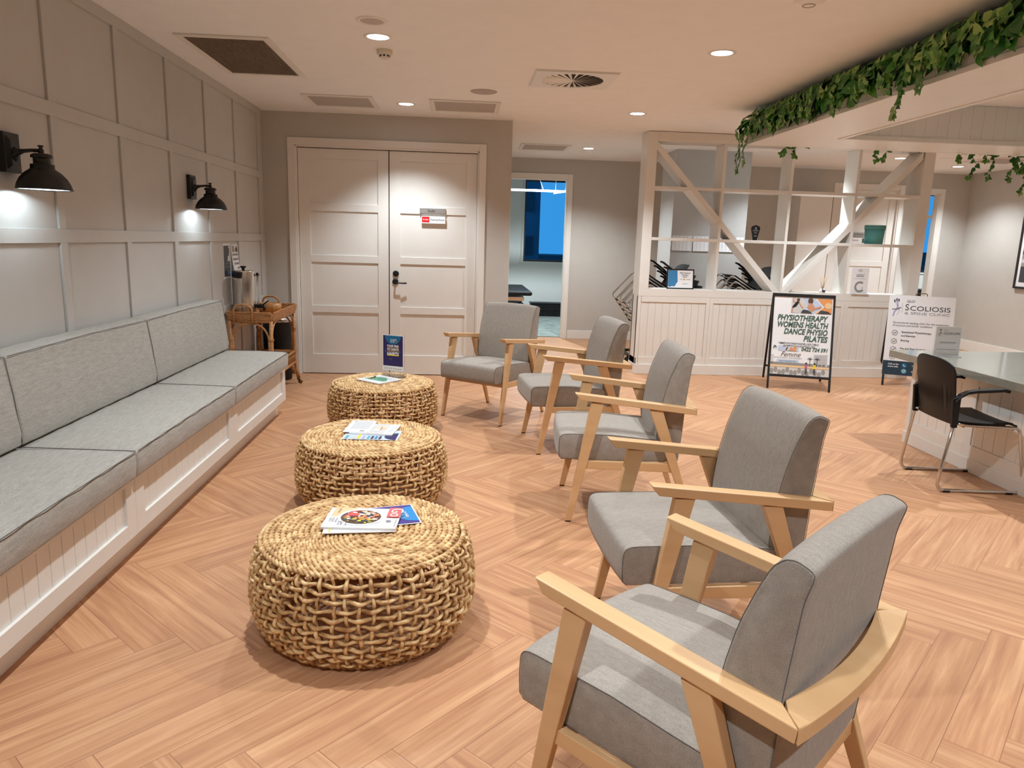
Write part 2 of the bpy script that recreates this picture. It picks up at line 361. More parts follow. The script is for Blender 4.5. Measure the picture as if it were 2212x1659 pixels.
# far wall with two open doorways and one door
OP = [(2.74, 3.612, 2.40), (7.80, 8.79, 2.42), (9.08, 9.445, 2.385)]
b = MB(); xs = 2.42
for a, c, z in OP: b.box(xs, a, YF, YF+.12, 0, H); b.box(a, c, YF, YF+.12, z, H); xs = c
b.box(xs, 13.3, YF, YF+.12, 0, H); b.box(2.3, 2.42, YF, YW, 0, H); b.box(8.82, 8.94, YF+.12, YW, 0, H); b.box(7.6, 8.82, YF+.5, YF+.6, 0, H)
struct(b.build('wall_far', M['greige']))
b = MB()
for a, c in ((2.558, 2.67), (3.69, 7.73), (8.87, 9.0), (9.52, XR)): b.box(a, c, YF-.014, YF, 0, .13)
struct(b.build('baseboard_far', M['white'], bevel=.003))
b = MB(); b.box(XR, XR+.12, YN, YF, 0, H); struct(b.build('wall_right', M['greige']))
b = MB(); b.box(XR-.014, XR, YN, YF, 0, .16); struct(b.build('baseboard_right', M['white'], bevel=.003))
b = MB(); b.box(-.15, 13.3, YN-.1, YN, 0, H); struct(b.build('wall_near', M['greige']))
b = MB(); b.box(4.80, 5.80, 1.807, 2.45, 0, H); struct(b.build('wall_pier', M['greige'] if False else mat('cool_grey_paint', (186, 186, 184), .6, var=.02)))
# cornice shadow lines: fine bead where walls meet the ceiling
b = MB(); b.box(0, 2.55, -.02, 0, 2.688, H); b.box(2.544, XR, YF-.02, YF, 2.688, H); struct(b.build('trim_1', M['ceil']))
# far facade with windows
b = MB(); b.box(2.3, 3.27, YW, YW+.15, 0, H+.3); b.box(3.27, 13.3, YW, YW+.15, 0, 1.07); b.box(5.6, 9.9, YW, YW+.15, 1.07, H+.3); b.box(3.27, 5.6, YW, YW+.15, 2.68, H+.3); b.box(9.9, 13.3, YW, YW+.15, 2.68, H+.3)
b.box(13.2, 13.35, YN, YW+.15, 0, H); b.box(-.2, -.15, 0, YW, 0, H)
cool = mat('cool_white_paint', (222, 226, 224), .7, var=.01)
struct(b.build('wall_facade', cool))
def casing(name, x0, x1, z1, y, wd=.07, th=.018, parent=None, jamb=.12):
    b = MB(); b.box(x0-wd, x0, y-th, y, 0, z1+wd); b.box(x1, x1+wd, y-th, y, 0, z1+wd); b.box(x0, x1, y-th, y, z1, z1+wd)
    b.box(x0-.001, x0+.018, y-.006, y+jamb, 0, z1); b.box(x1-.018, x1+.001, y-.006, y+jamb, 0, z1); b.box(x0, x1, y-.006, y+jamb, z1-.018, z1+.001)
    return b.build(name, M['white'], parent, bevel=.003)
d1 = structE('door_1', (1.27, 0, 0)); o = casing('door_frame', DX0, DX1, DZ, 0, parent=d1); o.location = (-1.27, 0, 0)
def leaf(x0, x1, px0, px1, y, z1, rows, parent, th=.035, name='door_leaf', off=(0, 0, 0)):
    b = MB(); b.box(x0, x1, y+.012, y+th, .008, z1)
    b.box(x0, px0, y, y+.012, .008, z1); b.box(px1, x1, y, y+.012, .008, z1)
    zs = [.008]+[q for r in rows for q in r]+[z1]
    for i in range(0, len(zs), 2): b.box(px0, px1, y, y+.012, zs[i], zs[i+1])
    o = b.build(name, M['white'], parent, bevel=.0015, seg=1); o.location = off; return o
R4 = [(.216, .665), (.740, 1.195), (1.270, 1.720), (1.797, 2.246)]
leaf(.347, 1.270, .462, 1.160, .03, 2.345, R4, d1, off=(-1.27, 0, 0)); rl = leaf(1.280, 2.190, 1.393, 2.080, .03, 2.345, R4, d1, off=(-1.27, 0, 0))
b = MB(); b.box(1.2701, 1.2799, .045, .06, .008, 2.345); o = b.build('meeting_gap', M['darkgap'], d1); o.location = (-1.27, 0, 0)
b = MB(); Mx = Matrix.Rotation(PI/2, 4, 'X')
def disk(bb, x, y, z, r, t, mi=0): bb.lathe([(0, 0), (r, 0), (r, t), (r*.85, t+.004), (0, t+.004)], seg=24, mi=mi, M=Matrix.Translation((x, y, z)) @ Mx)
disk(b, 1.345, .03, 1.095, .032, .014); disk(b, 1.345, .03, 1.092, .014, .024)
o = b.build('deadbolt', M['black'], d1, bevel=.001); o.location = (-1.27, 0, 0)
b = MB(); disk(b, 1.34, .03, 1.01, .032, .010); b.tube([(1.34, .03, 1.0), (1.34, -.02, 1.0)], .009); b.tube([(1.335, -.022, 1.0), (1.37, -.026, 1.0), (1.42, -.024, .998), (1.462, -.016, .998)], .0085)
o = b.build('lever_handle', M['black'], d1); o.location = (-1.27, 0, 0)
# plates on the door
t = thing('door_plaque', 'brushed silver name plate reading Studio on the white double doors', 'sign', (1.73, .012, 1.757))
b = MB(); b.box(-.135, .135, -.001, .018, -.026, .026); b.box(-.135, -.128, -.004, 0, -.026, .026); b.build('plate', M['alu'], t, bevel=.001)
p = Print((-.135, -.001, -.026), (1, 0, 0), (0, 0, 1)); p.text('Studio', .085, .012, .036, M['ink_black'], 1, bold=.01, width=.075); p.done('lettering', t)
t = thing('room_status_slider', 'white slider sign reading Meeting Room with a red In Use tab', 'sign', (1.738, .012, 1.664))
b = MB(); b.box(-.125, .125, -.003, .03, -.037, .037); b.build('slider_body', M['paper'], t, bevel=.001)
p = Print((-.125, -.003, -.037), (1, 0, 0), (0, 0, 1)); p.rect(.006, .01, .083, .068, M['ink_red'], 1); p.text('In Use', .018, .033, .02, M['paper'], 2, bold=.02, width=.052); p.text('Meeting Room', .09, .030, .026, M['ink_dark'], 2, width=.148); p.done('lettering', t)
# doorway casings / second door
casing('door_frame', OP[0][0], OP[0][1], OP[0][2], YF, parent=structE('door_2', (0, 0, 0)))
d3 = structE('door_3', (0, 0, 0)); casing('door_frame', OP[1][0], OP[1][1], OP[1][2], YF, parent=d3)
leaf(7.82, 8.77, 7.93, 8.66, YF+.03, 2.40, [(.22, .70), (.78, 1.24), (1.32, 2.28)], d3)
casing('door_frame', OP[2][0], OP[2][1], OP[2][2], YF, parent=structE('door_4', (0, 0, 0)))
t = thing('door_plaque', 'small white door sign half hidden behind the teal box', 'sign', (8.22, YF+.026, 1.70))
b = MB(); b.box(-.14, .14, -.01, .004, -.11, -.02); b.box(-.14, .14, -.01, .004, 0, .06, 1)
b.build('plate', [M['paper'], M['alu']], t)
p = Print((-.14, -.010, -.11), (1, 0, 0), (0, 0, 1)); p.text('Room', .03, .035, .045, M['ink_dark'], 1); p.rect(.20, .01, .26, .08, M['ink_green'], 1); p.text('al Room', .06, .125, .045, M['ink_black'], 1, bold=.01); p.done('lettering', t)
# windows
for n, (x0, x1) in enumerate(((3.27, 5.6), (9.9, 13.2))):
    wr = structE('window_%d' % (n+1), (x0, YW, 1.07)); fr = mat('dark_window_frame', (30, 40, 48), .4)
    b = MB(); W_, H_ = x1-x0, 1.61
    b.box(0, W_, .04, .09, 0, .04); b.box(0, W_, .04, .09, H_-.05, H_); b.box(0, .03, .04, .09, .04, H_-.05); b.box(W_-.03, W_, .04, .09, .04, H_-.05); b.build('window_frame', fr, wr)
    if n == 1: b = MB(); b.box(.03, W_-.03, .03, .08, 1.10, 1.17); b.build('transom', cool, wr)
    b = MB(); b.box(.03, W_-.03, .06, .066, .04, H_-.05); b.build('pane', glass('window_glass', (.9, .95, 1), 0, 1.05), wr)
    b = MB(); b.box(-.02, W_+.02, -.03, .04, -.03, 0); b.build('window_sill', cool, wr)
# ================================================================== outside (seen through the windows)
bt = [mat('far_tower_cladding', (70, 92, 108), .8, var=.2, scale=.6), mat('far_concrete', (160, 170, 176), .8, var=.15, scale=.5), mat('far_roof_dark', (60, 78, 88), .9, var=.2, scale=.5)]
def tower(x0, x1, y0, y1, z1, mi, label, floors=0):
    t = thing('office_building', label, 'building', ((x0+x1)/2, (y0+y1)/2, -14)); W_, D_ = (x1-x0)/2, (y1-y0)/2
    b = MB(); b.box(-W_, W_, -D_, D_, 0, z1+14); z = 2.5
    while floors and z < z1+13: b.box(-W_+.4, W_-.4, -D_-.05, -D_+.1, z, z+1.3, 1); z += 3
    b.build('facade', [bt[mi], mat('far_glazing', (26, 44, 58), .2)], t)
    return t
tower(4.2, 7.4, 44, 54, 40, 0, 'tall dark tower seen through the far left window', 1)
tower(3.6, 5.2, 30, 36, 4.5, 2, 'dark slab building at the left edge of the far window')
tower(8.4, 11.5, 60, 70, -1.2, 1, 'low pale building below the skyline in the left window', 1)
tower(14, 60, 180, 200, -2, 2, 'long dark low block on the horizon through the left window')
tower(24, 60, 60, 70, 1.5, 2, 'dark horizon block seen through the narrow right window')
b = MB(); b.box(-400, 700, 12, 900, -14.4, -14); struct(b.build('ground', mat('far_ground', (70, 90, 84), .9, var=.3, scale=.1)))
# ================================================================== far room furniture
t = thing('treatment_table', 'padded black treatment table in the room through the open doorway', 'table', (2.86, 4.9, 0))
b = MB(); b.box(-.35, .33, -.95, .95, .60, .67); b.build('padded_top', M['blackp'], t, bevel=.03, seg=3)
b = MB(); b.box(-.3, .22, -.7, .7, .50, .56)
b.tube([(-.26, -.6, .5), (.1, .5, .1)], .02); b.tube([(-.26, .5, .5), (.1, -.6, .1)], .02); b.tube([(.18, -.6, .5), (-.1, .5, .1)], .02)
for y in (-.6, .6): b.box(-.32, .26, y-.03, y+.03, .03, .09)
b.build('lift_frame', M['chrome'], t)
b = MB(); b.box(-.34, .26, -.7, .5, .36, .42); b.build('lower_pad', M['blackp'], t, bevel=.02)
t = thing('storage_crate', 'low black crate on the carpet under the far room window', 'crate', (3.78, 6.72, .012))
b = MB(); b.box(-.36, .36, -.16, .16, .0, .03); b.box(-.36, .36, -.16, -.145, .03, .25); b.box(-.36, .36, .145, .16, .03, .25); b.box(-.36, -.345, -.145, .145, .03, .25); b.box(.345, .36, -.145, .145, .03, .25)
for x in (-.12, .12): b.box(x-.01, x+.01, -.172, -.16, .02, .25)
b.box(-.36, .36, -.172, -.16, .12, .14); b.build('crate_body', M['blackp'], t, bevel=.004)
b = MB(); b.box(-.37, .37, -.17, .17, .25, .262); b.build('crate_rim', M['blackp'], t)
b = MB(); b.box(2.42, 8.8, YF+.12, YW, 0, .012); o = b.build('floor', mat('grey_green_carpet', (140, 150, 146), .95, var=.28, scale=7, bump=.5, bscale=120)); struct(o)
t = thing('pendant_light', 'slim white linear pendant hanging in front of the far room window', 'light', (3.3, 5.0, 2.31))
b = MB(); b.box(-1.1, .52, -.02, .02, 0, .035); b.build('light_bar', emit('lit_white_bar', (.92, .98, 1), .75), t)
for xa, xb in ((.12, -.02), (.33, .33), (.5, .5)): b = MB(); b.tube([(xa, 0, .03), (xb, 0, .39)], .0055, 6); b.build('suspension_rod', M['white'], t)
b = MB(); b.hexa([Vector(q) for q in ((.30, -.02, 0), (.30, .02, 0), (.30, .02, -.03), (.30, -.02, -.03))], [Vector(q) for q in ((.52, -.5, .02), (.52, -.46, .02), (.52, -.46, -.01), (.52, -.5, -.01))]); b.build('side_bar', cool, t)
t = thing('wall_screen', 'dark flat screen edge on the left wall of the far room', 'screen', (2.425, 5.2, 1.3))
b = MB(); b.box(0, .05, -.5, .5, 0, .62); b.build('bezel', M['blackp'], t, bevel=.004); b = MB(); b.box(.05, .053, -.48, .48, .02, .6); b.build('display', M['ink_black'], t)
t = thing('blind_control', 'small white blind chain holder at the far window corner', 'blind control', (3.22, YW-.016, 1.02))
b = MB(); b.box(-.025, .025, -.02, .015, 0, .12); b.build('holder', cool, t, bevel=.004); b = MB(); b.tube([(0, -.01, .12), (.01, -.01, 1.6)], .004, 6); b.build('chain', cool, t)
b = MB(); b.box(11.2, 12.6, 6.3, 6.6, 0, .72); b.box(11.15, 12.65, 6.25, 6.65, .72, .75); tag(b.build('office_cabinet', M['blackp'], bevel=.004), 'black low cabinet glimpsed through the narrow right doorway', 'cabinet')
# tall white cupboard added for the lit reflection in glass behind the lattice
t = thing('reflection_panel', 'tall white glossy cupboard standing in for reflected light behind the lattice screen', 'panel', (7.32, 3.0, 0))
b = MB(); b.box(-.26, .24, .02, .33, 0, 2.28); b.build('panel_body', M['white'], t, bevel=.003); b = MB(); b.box(-.26, .235, 0, .018, .05, 2.28); b.build('door', M['white'], t, bevel=.002)  # both slabs stand in for a lit reflection, not for furniture
b = MB(); b.box(.236, .244, -.002, .02, .05, 2.28); b.build('edge_strip', M['blade'], t)
# papers on the pier
for i in range(4):
    x0 = 4.815+i*.285+(.012 if i > 1 else 0); wd = .268 if i < 3 else .11
    t = thing('tear_off_notice', ['white tear-off notice sheet on the grey pier, leftmost of four', 'white tear-off notice sheet on the grey pier, second from the left', 'white tear-off notice sheet on the grey pier, third from the left', 'narrow white notice sheet at the right end of the row on the grey pier'][i], 'notice', (x0, 1.806, 1.41), group='notice sheets on the grey pier')
    b = MB(); n = 6
    for k in range(n): # slightly curled bottom
        z0, z1 = .195*k/n, .195*(k+1)/n; c0, c1 = -.012*(1-k/n)**2-.001, -.012*(1-(k+1)/n)**2-.001
        b.add([(0, c0, z0), (wd, c0, z0), (wd, c1, z1), (0, c1, z1)], [(0, 1, 2, 3)])
    o = b.build('sheet', M['paper'], t); so = o.modifiers.new('thick', 'SOLIDIFY'); so.thickness = .0006
    p = Print((0, -.014, 0), (1, 0, 0), (0, 0, 1)); q = .045
    while q < wd-.01: p.rect(q, .01, q+.0025, .185, M['ink_lav'], 0); p.rect(q-.002, .17, q+.004, .178, M['ink_dark'], 1); q += .052
    p.done('print', t)
# ================================================================== ceiling fittings
lens = emit('lit_downlight_lens', (.88, .96, 1), 14)
proto = thing('downlight', 'x', 'downlight'); b = MB()
b.lathe([(.066, -.001), (.070, -.004), (.088, -.004), (.090, -.0005), (.090, 0)], seg=40); b.build('trim_ring', M['white'], proto)
b = MB(); b.lathe([(0, -.0015), (.067, -.0015)], seg=40); b.build('lens', lens, proto)
k = 0
for x, y, lb in DL:
    c = proto if k == 0 else copy_tree(proto); c.location = (x, y, H)
    k += 1
    if lb == 'x': lb = {(6.1, 1.05): 'hidden behind the planter frame, behind the lattice', (5.9, -.62): 'added unseen behind the planter frame to brighten the lattice front', (1.5, -5.25): 'above the near cane stool, out of frame', (3.69, -5.25): 'above the near armchairs, out of frame', (1.5, -7.55): 'above the camera position on the left', (3.69, -7.55): 'above the camera position on the right', (6.0, -2.75): 'inside the ceiling planter frame above the desk', (6.0, -5.25): 'inside the ceiling planter frame at its near end', (8.6, -2.75): 'over the far right of the room beyond the desk', (8.6, -.2): 'over the walkway right of the lattice screen'}[(x, y)]
    tag(c, 'round recessed white downlight '+lb, 'downlight', 'recessed downlights')
def grille(x0, x1, y0, y1, label, dark=False):
    t = thing('ceiling_grille', label, 'grille', ((x0+x1)/2, (y0+y1)/2, H)); a, c = (x1-x0)/2, (y1-y0)/2; f = .045
    b = MB()
    for s in (-1, 1):
        b.box(s*a if s < 0 else a-f, s*a+f if s < 0 else a, -c, c, -.012, 0); b.box(-a+f, a-f, s*c if s < 0 else c-f, s*c+f if s < 0 else c, -.012, 0)
    b.build('grille_frame', M['white'], t, bevel=.003)
    if dark:
        b = MB(); b.box(-a+f, a-f, -c+f, c-f, -.002, 0); b.build('void', M['darkgrille'], t)
        b = MB(); n = 34
        for i in range(n):
            x = -a+f+(2*a-2*f)*(i+.5)/n; b.box(x-.0022, x+.0022, -c+f, c-f, -.011, -.002)
        for j in range(12): y = -c+f+(2*c-2*f)*(j+.5)/12; b.box(-a+f, a-f, y-.001, y+.001, -.007, -.005)
        b.build('blades', M['blade'], t)
    else:
        b = MB(); b.box(-a+f, a-f, -c+f, c-f, -.006, 0); b.build('perforated_panel', M['grille'], t)
grille(.2, .795, -2.81, -1.68, 'large dark bladed return grille in the ceiling near the panelled wall', True)
grille(.59, 1.225, -.94, -.36, 'grey perforated ceiling grille left of the small downlight by the doors')
grille(1.725, 2.375, -.94, -.36, 'grey perforated ceiling grille above the right double door')
grille(2.78, 3.425, 1.82, 2.42, 'small grey ceiling grille in front of the far open doorway')
grille(8.75, 9.4, 1.35, 1.95, 'grey ceiling grille at the far right beneath the planter edge')
t = thing('swirl_diffuser', 'square white ceiling diffuser with a round ring of swirl blades', 'diffuser', (2.866, -2.0, H))
b = MB(); b.box(-.315, .315, -.295, .295, -.004, 0); n = 48; R = .235
vo = []; top = -.012
outer = []
for i in range(n):
    a = 2*PI*i/n; c_, s_ = math.cos(a), math.sin(a); q = .285/max(abs(c_), abs(s_)); outer.append((q*c_*1.06, q*s_, top))
inn = [(R*math.cos(2*PI*i/n), R*math.sin(2*PI*i/n), top) for i in range(n)]; inu = [(x, y, -.004) for x, y, z in inn]; ou = [(x, y, -.004) for x, y, z in outer]
vs = outer+inn+inu+ou; fs = []
for i in range(n): j = (i+1) % n; fs += [(i, j, n+j, n+i), (n+i, n+j, 2*n+j, 2*n+i), (i, 3*n+i, 3*n+j, j)]
b.add(vs, fs); b.build('face_plate', M['white'], t)
b = MB(); b.lathe([(0, -.0045), (R, -.0045)], seg=48); b.build('void', M['darkgrille'], t)
nb = 24; first = None
for i in range(nb):
    if first is None:
        b = MB(); b.add([(.012, -.002, -.012), (R, -.008, -.012), (R, .016, -.006), (.012, .002, -.010)], [(0, 1, 2, 3)]); first = b.build('swirl_blade', M['white'], t); so = first.modifiers.new('t', 'SOLIDIFY'); so.thickness = .0012; c = first
    else: c = first.copy(); COL.objects.link(c)
    c.rotation_euler.z = 2*PI*i/nb
b = MB(); b.lathe([(0, -.014), (.014, -.014), (.016, -.010), (.016, -.005)], seg=20); b.build('hub', M['white'], t)
t = thing('ceiling_speaker', 'round white ceiling speaker above the first downlight, at the top edge', 'speaker', (1.503, -3.303, H))
b = MB(); b.lathe([(.066, -.002), (.070, -.008), (.088, -.006), (.091, 0)], seg=40); b.build('speaker_ring', M['white'], t); b = MB(); b.lathe([(0, -.004), (.068, -.004)], seg=40); b.build('speaker_mesh', mat('pale_speaker_mesh', (188, 180, 172), .8, var=.06, scale=900), t)
for (x, y, lb) in ((2.205, -1.377, 'flat round grey ceiling speaker between the swirl diffuser and the grille'), (3.679, .528, 'small flat round ceiling cover in front of the lattice screen'), (8.41, 1.698, 'tiny round ceiling cover beside the hanging leaves at the right')):
    b = MB(); b.lathe([(0, -.006), (.105, -.006), (.112, -.003), (.113, 0)], seg=40); tag(b.build('ceiling_disc', M['ceil'] if x > 3 else M['grille']), lb, 'ceiling cover').location = (x, y, H)
t = thing('occupancy_sensor', 'pale domed ceiling sensor cut by the top edge of the view', 'sensor', (3.76, -4.03, H))
b = MB(); b.lathe([(0, -.022), (.03, -.021), (.06, -.014), (.074, -.008), (.078, 0)], seg=36); b.build('dome', M['ceil'], t); b = MB(); b.lathe([(.026, -.0215), (.030, -.025), (.033, -.0205)], seg=30); b.build('ring', M['grille'], t)
for x, y, s, lb in ((1.507, -2.62, 1, 'small ivory smoke detector on the ceiling below the first downlight'),):
    t = thing('smoke_detector', lb, 'smoke detector', (x, y, H)); t.scale = (s, s, 1)
    b = MB(); b.lathe([(0, -.03), (.045, -.03), (.052, -.025), (.052, 0)], seg=28); b.build('base', M['ivory'], t)
    b = MB(); b.lathe([(0, -.055), (.022, -.055), (.031, -.05), (.034, -.042), (.034, -.03)], seg=28); b.build('sensor_head', M['ivory'], t)
    b = MB()
    for i in range(8): a = i*PI/4; b.box(-.006, .006, .033, .036, -.044, -.034, M=Matrix.Rotation(a, 4, 'Z'))
    b.build('vents', M['darkgap'], t)
# ================================================================== wall sconces
def sconce(y, lb):
    t = thing('wall_sconce', lb, 'wall lamp', (0, y, 1.80), group='black barn sconces on the panelled wall')
    b = MB(); b.hexa([Vector(q) for q in ((-.012, -.06, -.087), (-.012, .06, -.087), (-.012, .06, .087), (-.012, -.06, .087))], [Vector(q) for q in ((.016, -.06, -.087), (.016, .06, -.087), (.016, .06, .087), (.016, -.06, .087))])
    b.hexa([Vector(q) for q in ((.016, -.05, -.075), (.016, .05, -.075), (.016, .05, .075), (.016, -.05, .075))], [Vector(q) for q in ((.028, -.03, -.055), (.028, .03, -.055), (.028, .03, .055), (.028, -.03, .055))])
    b.build('back_plate', M['black'], t, bevel=.002)
    b = MB(); pts = [(.02, 0, 0), (.04, 0, .004), (.065, 0, .010), (.1, 0, .014), (.14, 0, .014)]; rr = [.040, .024, .012, .008, .008]
    b.tube(pts, lambda u: .008+.032*(1-u)**5, 14); b.build('arm', M['black'], t)
    b = MB(); c = (.14, 0, 0); b.lathe([(0, .038), (.011, .037), (.013, .033), (.007, .027), (.008, .022), (.012, .018), (.012, -.002), (.012, -.004)], c, 20)
    b.build('finial', M['black'], t)
    b = MB(); b.lathe([(.012, .002), (.030, .001), (.043, -.006), (.044, -.018), (.035, -.018), (.035, -.045), (.048, -.047), (.049, -.066), (.052, -.068), (.075, -.085), (.095, -.108), (.108, -.133), (.113, -.153), (.117, -.157), (.117, -.159), (.110, -.157), (.104, -.133), (.092, -.11), (.072, -.09), (.048, -.073), (0, -.07)], c, 40)
    b.build('shade', M['black'], t)
    b = MB(); b.lathe([(.109, -.155), (.102, -.133), (.09, -.112), (.07, -.0925), (.045, -.076), (0, -.074)], c, 40); b.build('inner_reflector', M['paper'], t)
    b = MB(); b.lathe([(0, -.118), (.018, -.112), (.026, -.098), (.022, -.082), (.014, -.075)], c, 20); b.build('bulb', emit('lit_cool_bulb', (.78, .93, 1), 6), t)
sconce(-4.31, 'black barn-style wall lamp nearest the camera, at the left edge'); sconce(-2.05, 'black barn-style wall lamp farther along, left of the double doors')
# ================================================================== built-in bench
t = thing('bench_base', 'long white panelled built-in bench base along the left wall', 'bench', (0, -1.83, 0))
b = MB(); b.box(.02, .53, -7.4, .0, 0, .125); b.build('plinth', M['white'], t)
bx = [0, -1.40, -2.83, -4.25, -5.68, -7.2]
for i in range(5):
    y1, y0 = bx[i], bx[i+1]; g = .0015
    b = MB(); b.box(.01, .582, y0+g, y1-g, .125, .402)
    b.box(.582, .60, y0+g, y0+.09, .125, .402); b.box(.582, .60, y1-.09, y1-g, .125, .402); b.box(.582, .60, y0+.09, y1-.09, .125, .195); b.box(.582, .60, y0+.09, y1-.09, .372, .402)
    n = 15; wv = (y1-y0-.18)/n
    for k in range(n): b.box(.582, .5865, y0+.09+k*wv+.0015, y0+.09+(k+1)*wv-.0015, .195, .372)
    b.build('cabinet_panel', M['white'], t, bevel=.001, seg=1)
jn = [-1.87, -3.29, -4.71, -6.12, -7.55]
nmz = ['nearest the rattan trolley', 'second from the rattan trolley', 'third from the trolley, at the left edge', 'nearest the camera, out of view']
def cushion(name, x0, x1, y0, y1, z0, z1, lb, prof=None, grp=None, cat='cushion'):
    t = thing(name, lb, cat, ((x0+x1)/2, (y0+y1)/2, z0), group=grp); cx, cy = (x0+x1)/2, (y0+y1)/2
    b = MB(); nu, nv = 10, 24
    # crowned cushion: side polygon swept along y
    poly = prof; n = len(poly); ys = [y0+(y1-y0)*v/nv for v in range(nv+1)]
    vs = []
    for j, y in enumerate(ys):
        e = math.sin(PI*j/nv)**.35; pinch = .0 if 0 < j < nv else .006
        for i, (a, z) in enumerate(poly):
            mx, mz = sum(q[0] for q in poly)/n, sum(q[1] for q in poly)/n
            f = 1-(pinch/.05 if pinch else 0)*.4
            wv = .0025*math.sin(j*1.7+i)*e
            vs.append((mx+(a-mx)*(f if 0 else 1)+wv-cx, y-cy, z+(.006*e if z > mz else 0)+wv-z0))
    fs = [tuple(range(n))[::-1], tuple(range(nv*n, nv*n+n))]
    for j in range(nv):
        for i in range(n): k = (i+1) % n; fs.append((j*n+i, j*n+k, (j+1)*n+k, (j+1)*n+i))
    b.add(vs, fs, smooth=False); o = b.build('pad', M['benchfab'], t, bevel=.012, seg=3)
    for q in o.data.polygons: q.use_smooth = True
    o.modifiers['bevel'].angle_limit = math.radians(30)
    return t, cx, cy, z0
for i in range(4):
    y1, y0 = jn[i]-.004, jn[i+1]+.004
    pf = [(.02, .405), (.635, .405), (.642, .47), (.640, .524), (.60, .530), (.4, .535), (.02, .532)]
    t, cx, cy, z0 = cushion('seat_cushion', .02, .64, y0, y1, .4035, .53, 'pale grey bench seat cushion, '+nmz[i], pf, 'pale grey bench seat cushions')
    b = MB(); b.tube([(.642-cx, y0+.01-cy, .527-z0), (.643-cx, -.0+.5*(y0+y1)-cy, .532-z0), (.642-cx, y1-.01-cy, .527-z0)], .0018, 6); b.tube([(.64-cx, y1-.006-cy, .53-z0), (.17-cx, y1-.006-cy, .543-z0)], .0018, 6); b.build('piping', M['seam'], t)
    pb = [(.003, .546), (.165, .546), (.172, .60), (.150, .78), (.128, .925), (.115, .938), (.02, .940), (.003, .935)]
    t, cx, cy, z0 = cushion('back_cushion', .003, .17, y0, y1, .5455, .94, 'pale grey bench back cushion, '+nmz[i], pb, 'pale grey bench back cushions')
    b = MB(); b.tube([(.133-cx, y0+.01-cy, .935-z0), (.131-cx, (y0+y1)/2-cy, .941-z0), (.133-cx, y1-.01-cy, .935-z0)], .0018, 6)
    b.tube([(.132-cx, y1-.004-cy, .935-z0), (.155-cx, y1-.004-cy, .76-z0), (.170-cx, y1-.004-cy, .56-z0)], .0018, 6); b.build('piping', M['seam'], t)
# ================================================================== rattan trolley and what stands on it
t = thing('rattan_trolley', 'honey rattan drinks trolley on castors in the corner by the doors', 'trolley', (0, 0, 0))
X0, X1, Ya, Yb = .035, .405, -1.43, -.53; ZT = .80
b = MB(); b.box(X0+.01, X1-.01, Ya+.01, Yb-.01, .72, .732); b.build('tray_base', M['rattan'], t)
b = MB()
for k in range(7):
    z = .735+k*.0105; n = 60
    for (p0, p1) in (((X0, Ya), (X1, Ya)), ((X1, Ya), (X1, Yb)), ((X1, Yb), (X0, Yb)), ((X0, Yb), (X0, Ya))):
        d = Vector((p1[0]-p0[0], p1[1]-p0[1], 0)); L_ = d.length; nn = max(6, int(L_/.012)); nr = Vector((d.y, -d.x, 0)).normalized()
        e = .004+.012*k/6
        b.tube([Vector((*p0, z))+d*(i/nn)+nr*(e+.003*(1 if (i//2+k) % 2 else -1)*(1 if 0 < i < nn else 0)) for i in range(nn+1)], .0055, 5)
b.build('woven_rim', M['rattan'], t)
legs = [(X0+.012, Ya+.012), (X1-.012, Ya+.012), (X0+.012, Yb-.012), (X1-.012, Yb-.012)]
for (x, y) in legs:
    b = MB(); kx = .03 if x > .2 else -.012; ky = .0
    b.tube([(x, y, .73), (x, y, .36), (x, y, .25), (x+kx*.4, y+ky, .15), (x+kx, y, .065)], .017, 12); b.tube([(x+(.018 if x < .2 else -.018), y, .60), (x+(.018 if x < .2 else -.018), y, .30)], .011, 8)
    lg = b.build('leg', M['rattan'], t)
    for z in (.56, .34): b = MB(); b.lathe([(.021, -.012), (.024, 0), (.021, .012)], (x, y, z), 14); b.build('binding', M['rattan'], lg)
    b = MB(); b.lathe([(0, -.01), (.013, -.01), (.017, .012), (.017, .03)], (x+kx, y, .05), 14); b.lathe([(0, -.007), (.02, -.007), (.021, 0), (.02, .007), (0, .007)], seg=20, M=Matrix.Translation((x+kx+.02, y, .0215)) @ Matrix.Rotation(PI/2, 4, 'X')); b.box(x+kx-.004, x+kx+.02, y-.003, y+.003, .018, .045)
    b.build('castor', mat('aged_brass', (120, 92, 50), .4, .8), lg)
b = MB()
for z, r in ((.722, .016), (.33, .014), (.22, .014)):
    for (a, c) in ((0, 1), (1, 3), (3, 2), (2, 0)): b.tube([(legs[a][0], legs[a][1], z), (legs[c][0], legs[c][1], z)], r, 10)
for (a, c) in ((0, 1), (1, 3), (3, 2), (2, 0)): # curved corner braces under the tray and lower shelf
    A, C = Vector((*legs[a], 0)), Vector((*legs[c], 0)); d = C-A; L_ = d.length; d.normalize(); q = min(.13, L_*.42)
    for zt, h in ((.70, .16), (.20, .10)):
        for P0, s in ((A, 1), (C, -1)):
            b.tube([P0+d*s*(.02+q*(1-math.cos(u)))+Vector((0, 0, zt-h+h*math.sin(u))) for u in [PI/2*i/8 for i in range(9)]], .009, 8)
b.build('cane_frame', M['rattan'], t)
b = MB(); b.box(X0+.01, X1-.01, Ya+.01, Yb-.01, .215, .227)
n = 22
for i in range(n+1):
    y = Ya+.02+(Yb-Ya-.04)*i/n
    for x in (X0+.012, X1-.012): b.tube([(x, y, .225), (x, y+.03, .33)], .004, 5)
for i in range(9):
    x = X0+.03+(X1-X0-.06)*i/8
    for y in (Ya+.012, Yb-.012): b.tube([(x, y, .225), (x+.02, y, .33)], .004, 5)
b.build('lower_shelf', M['rattan'], t)
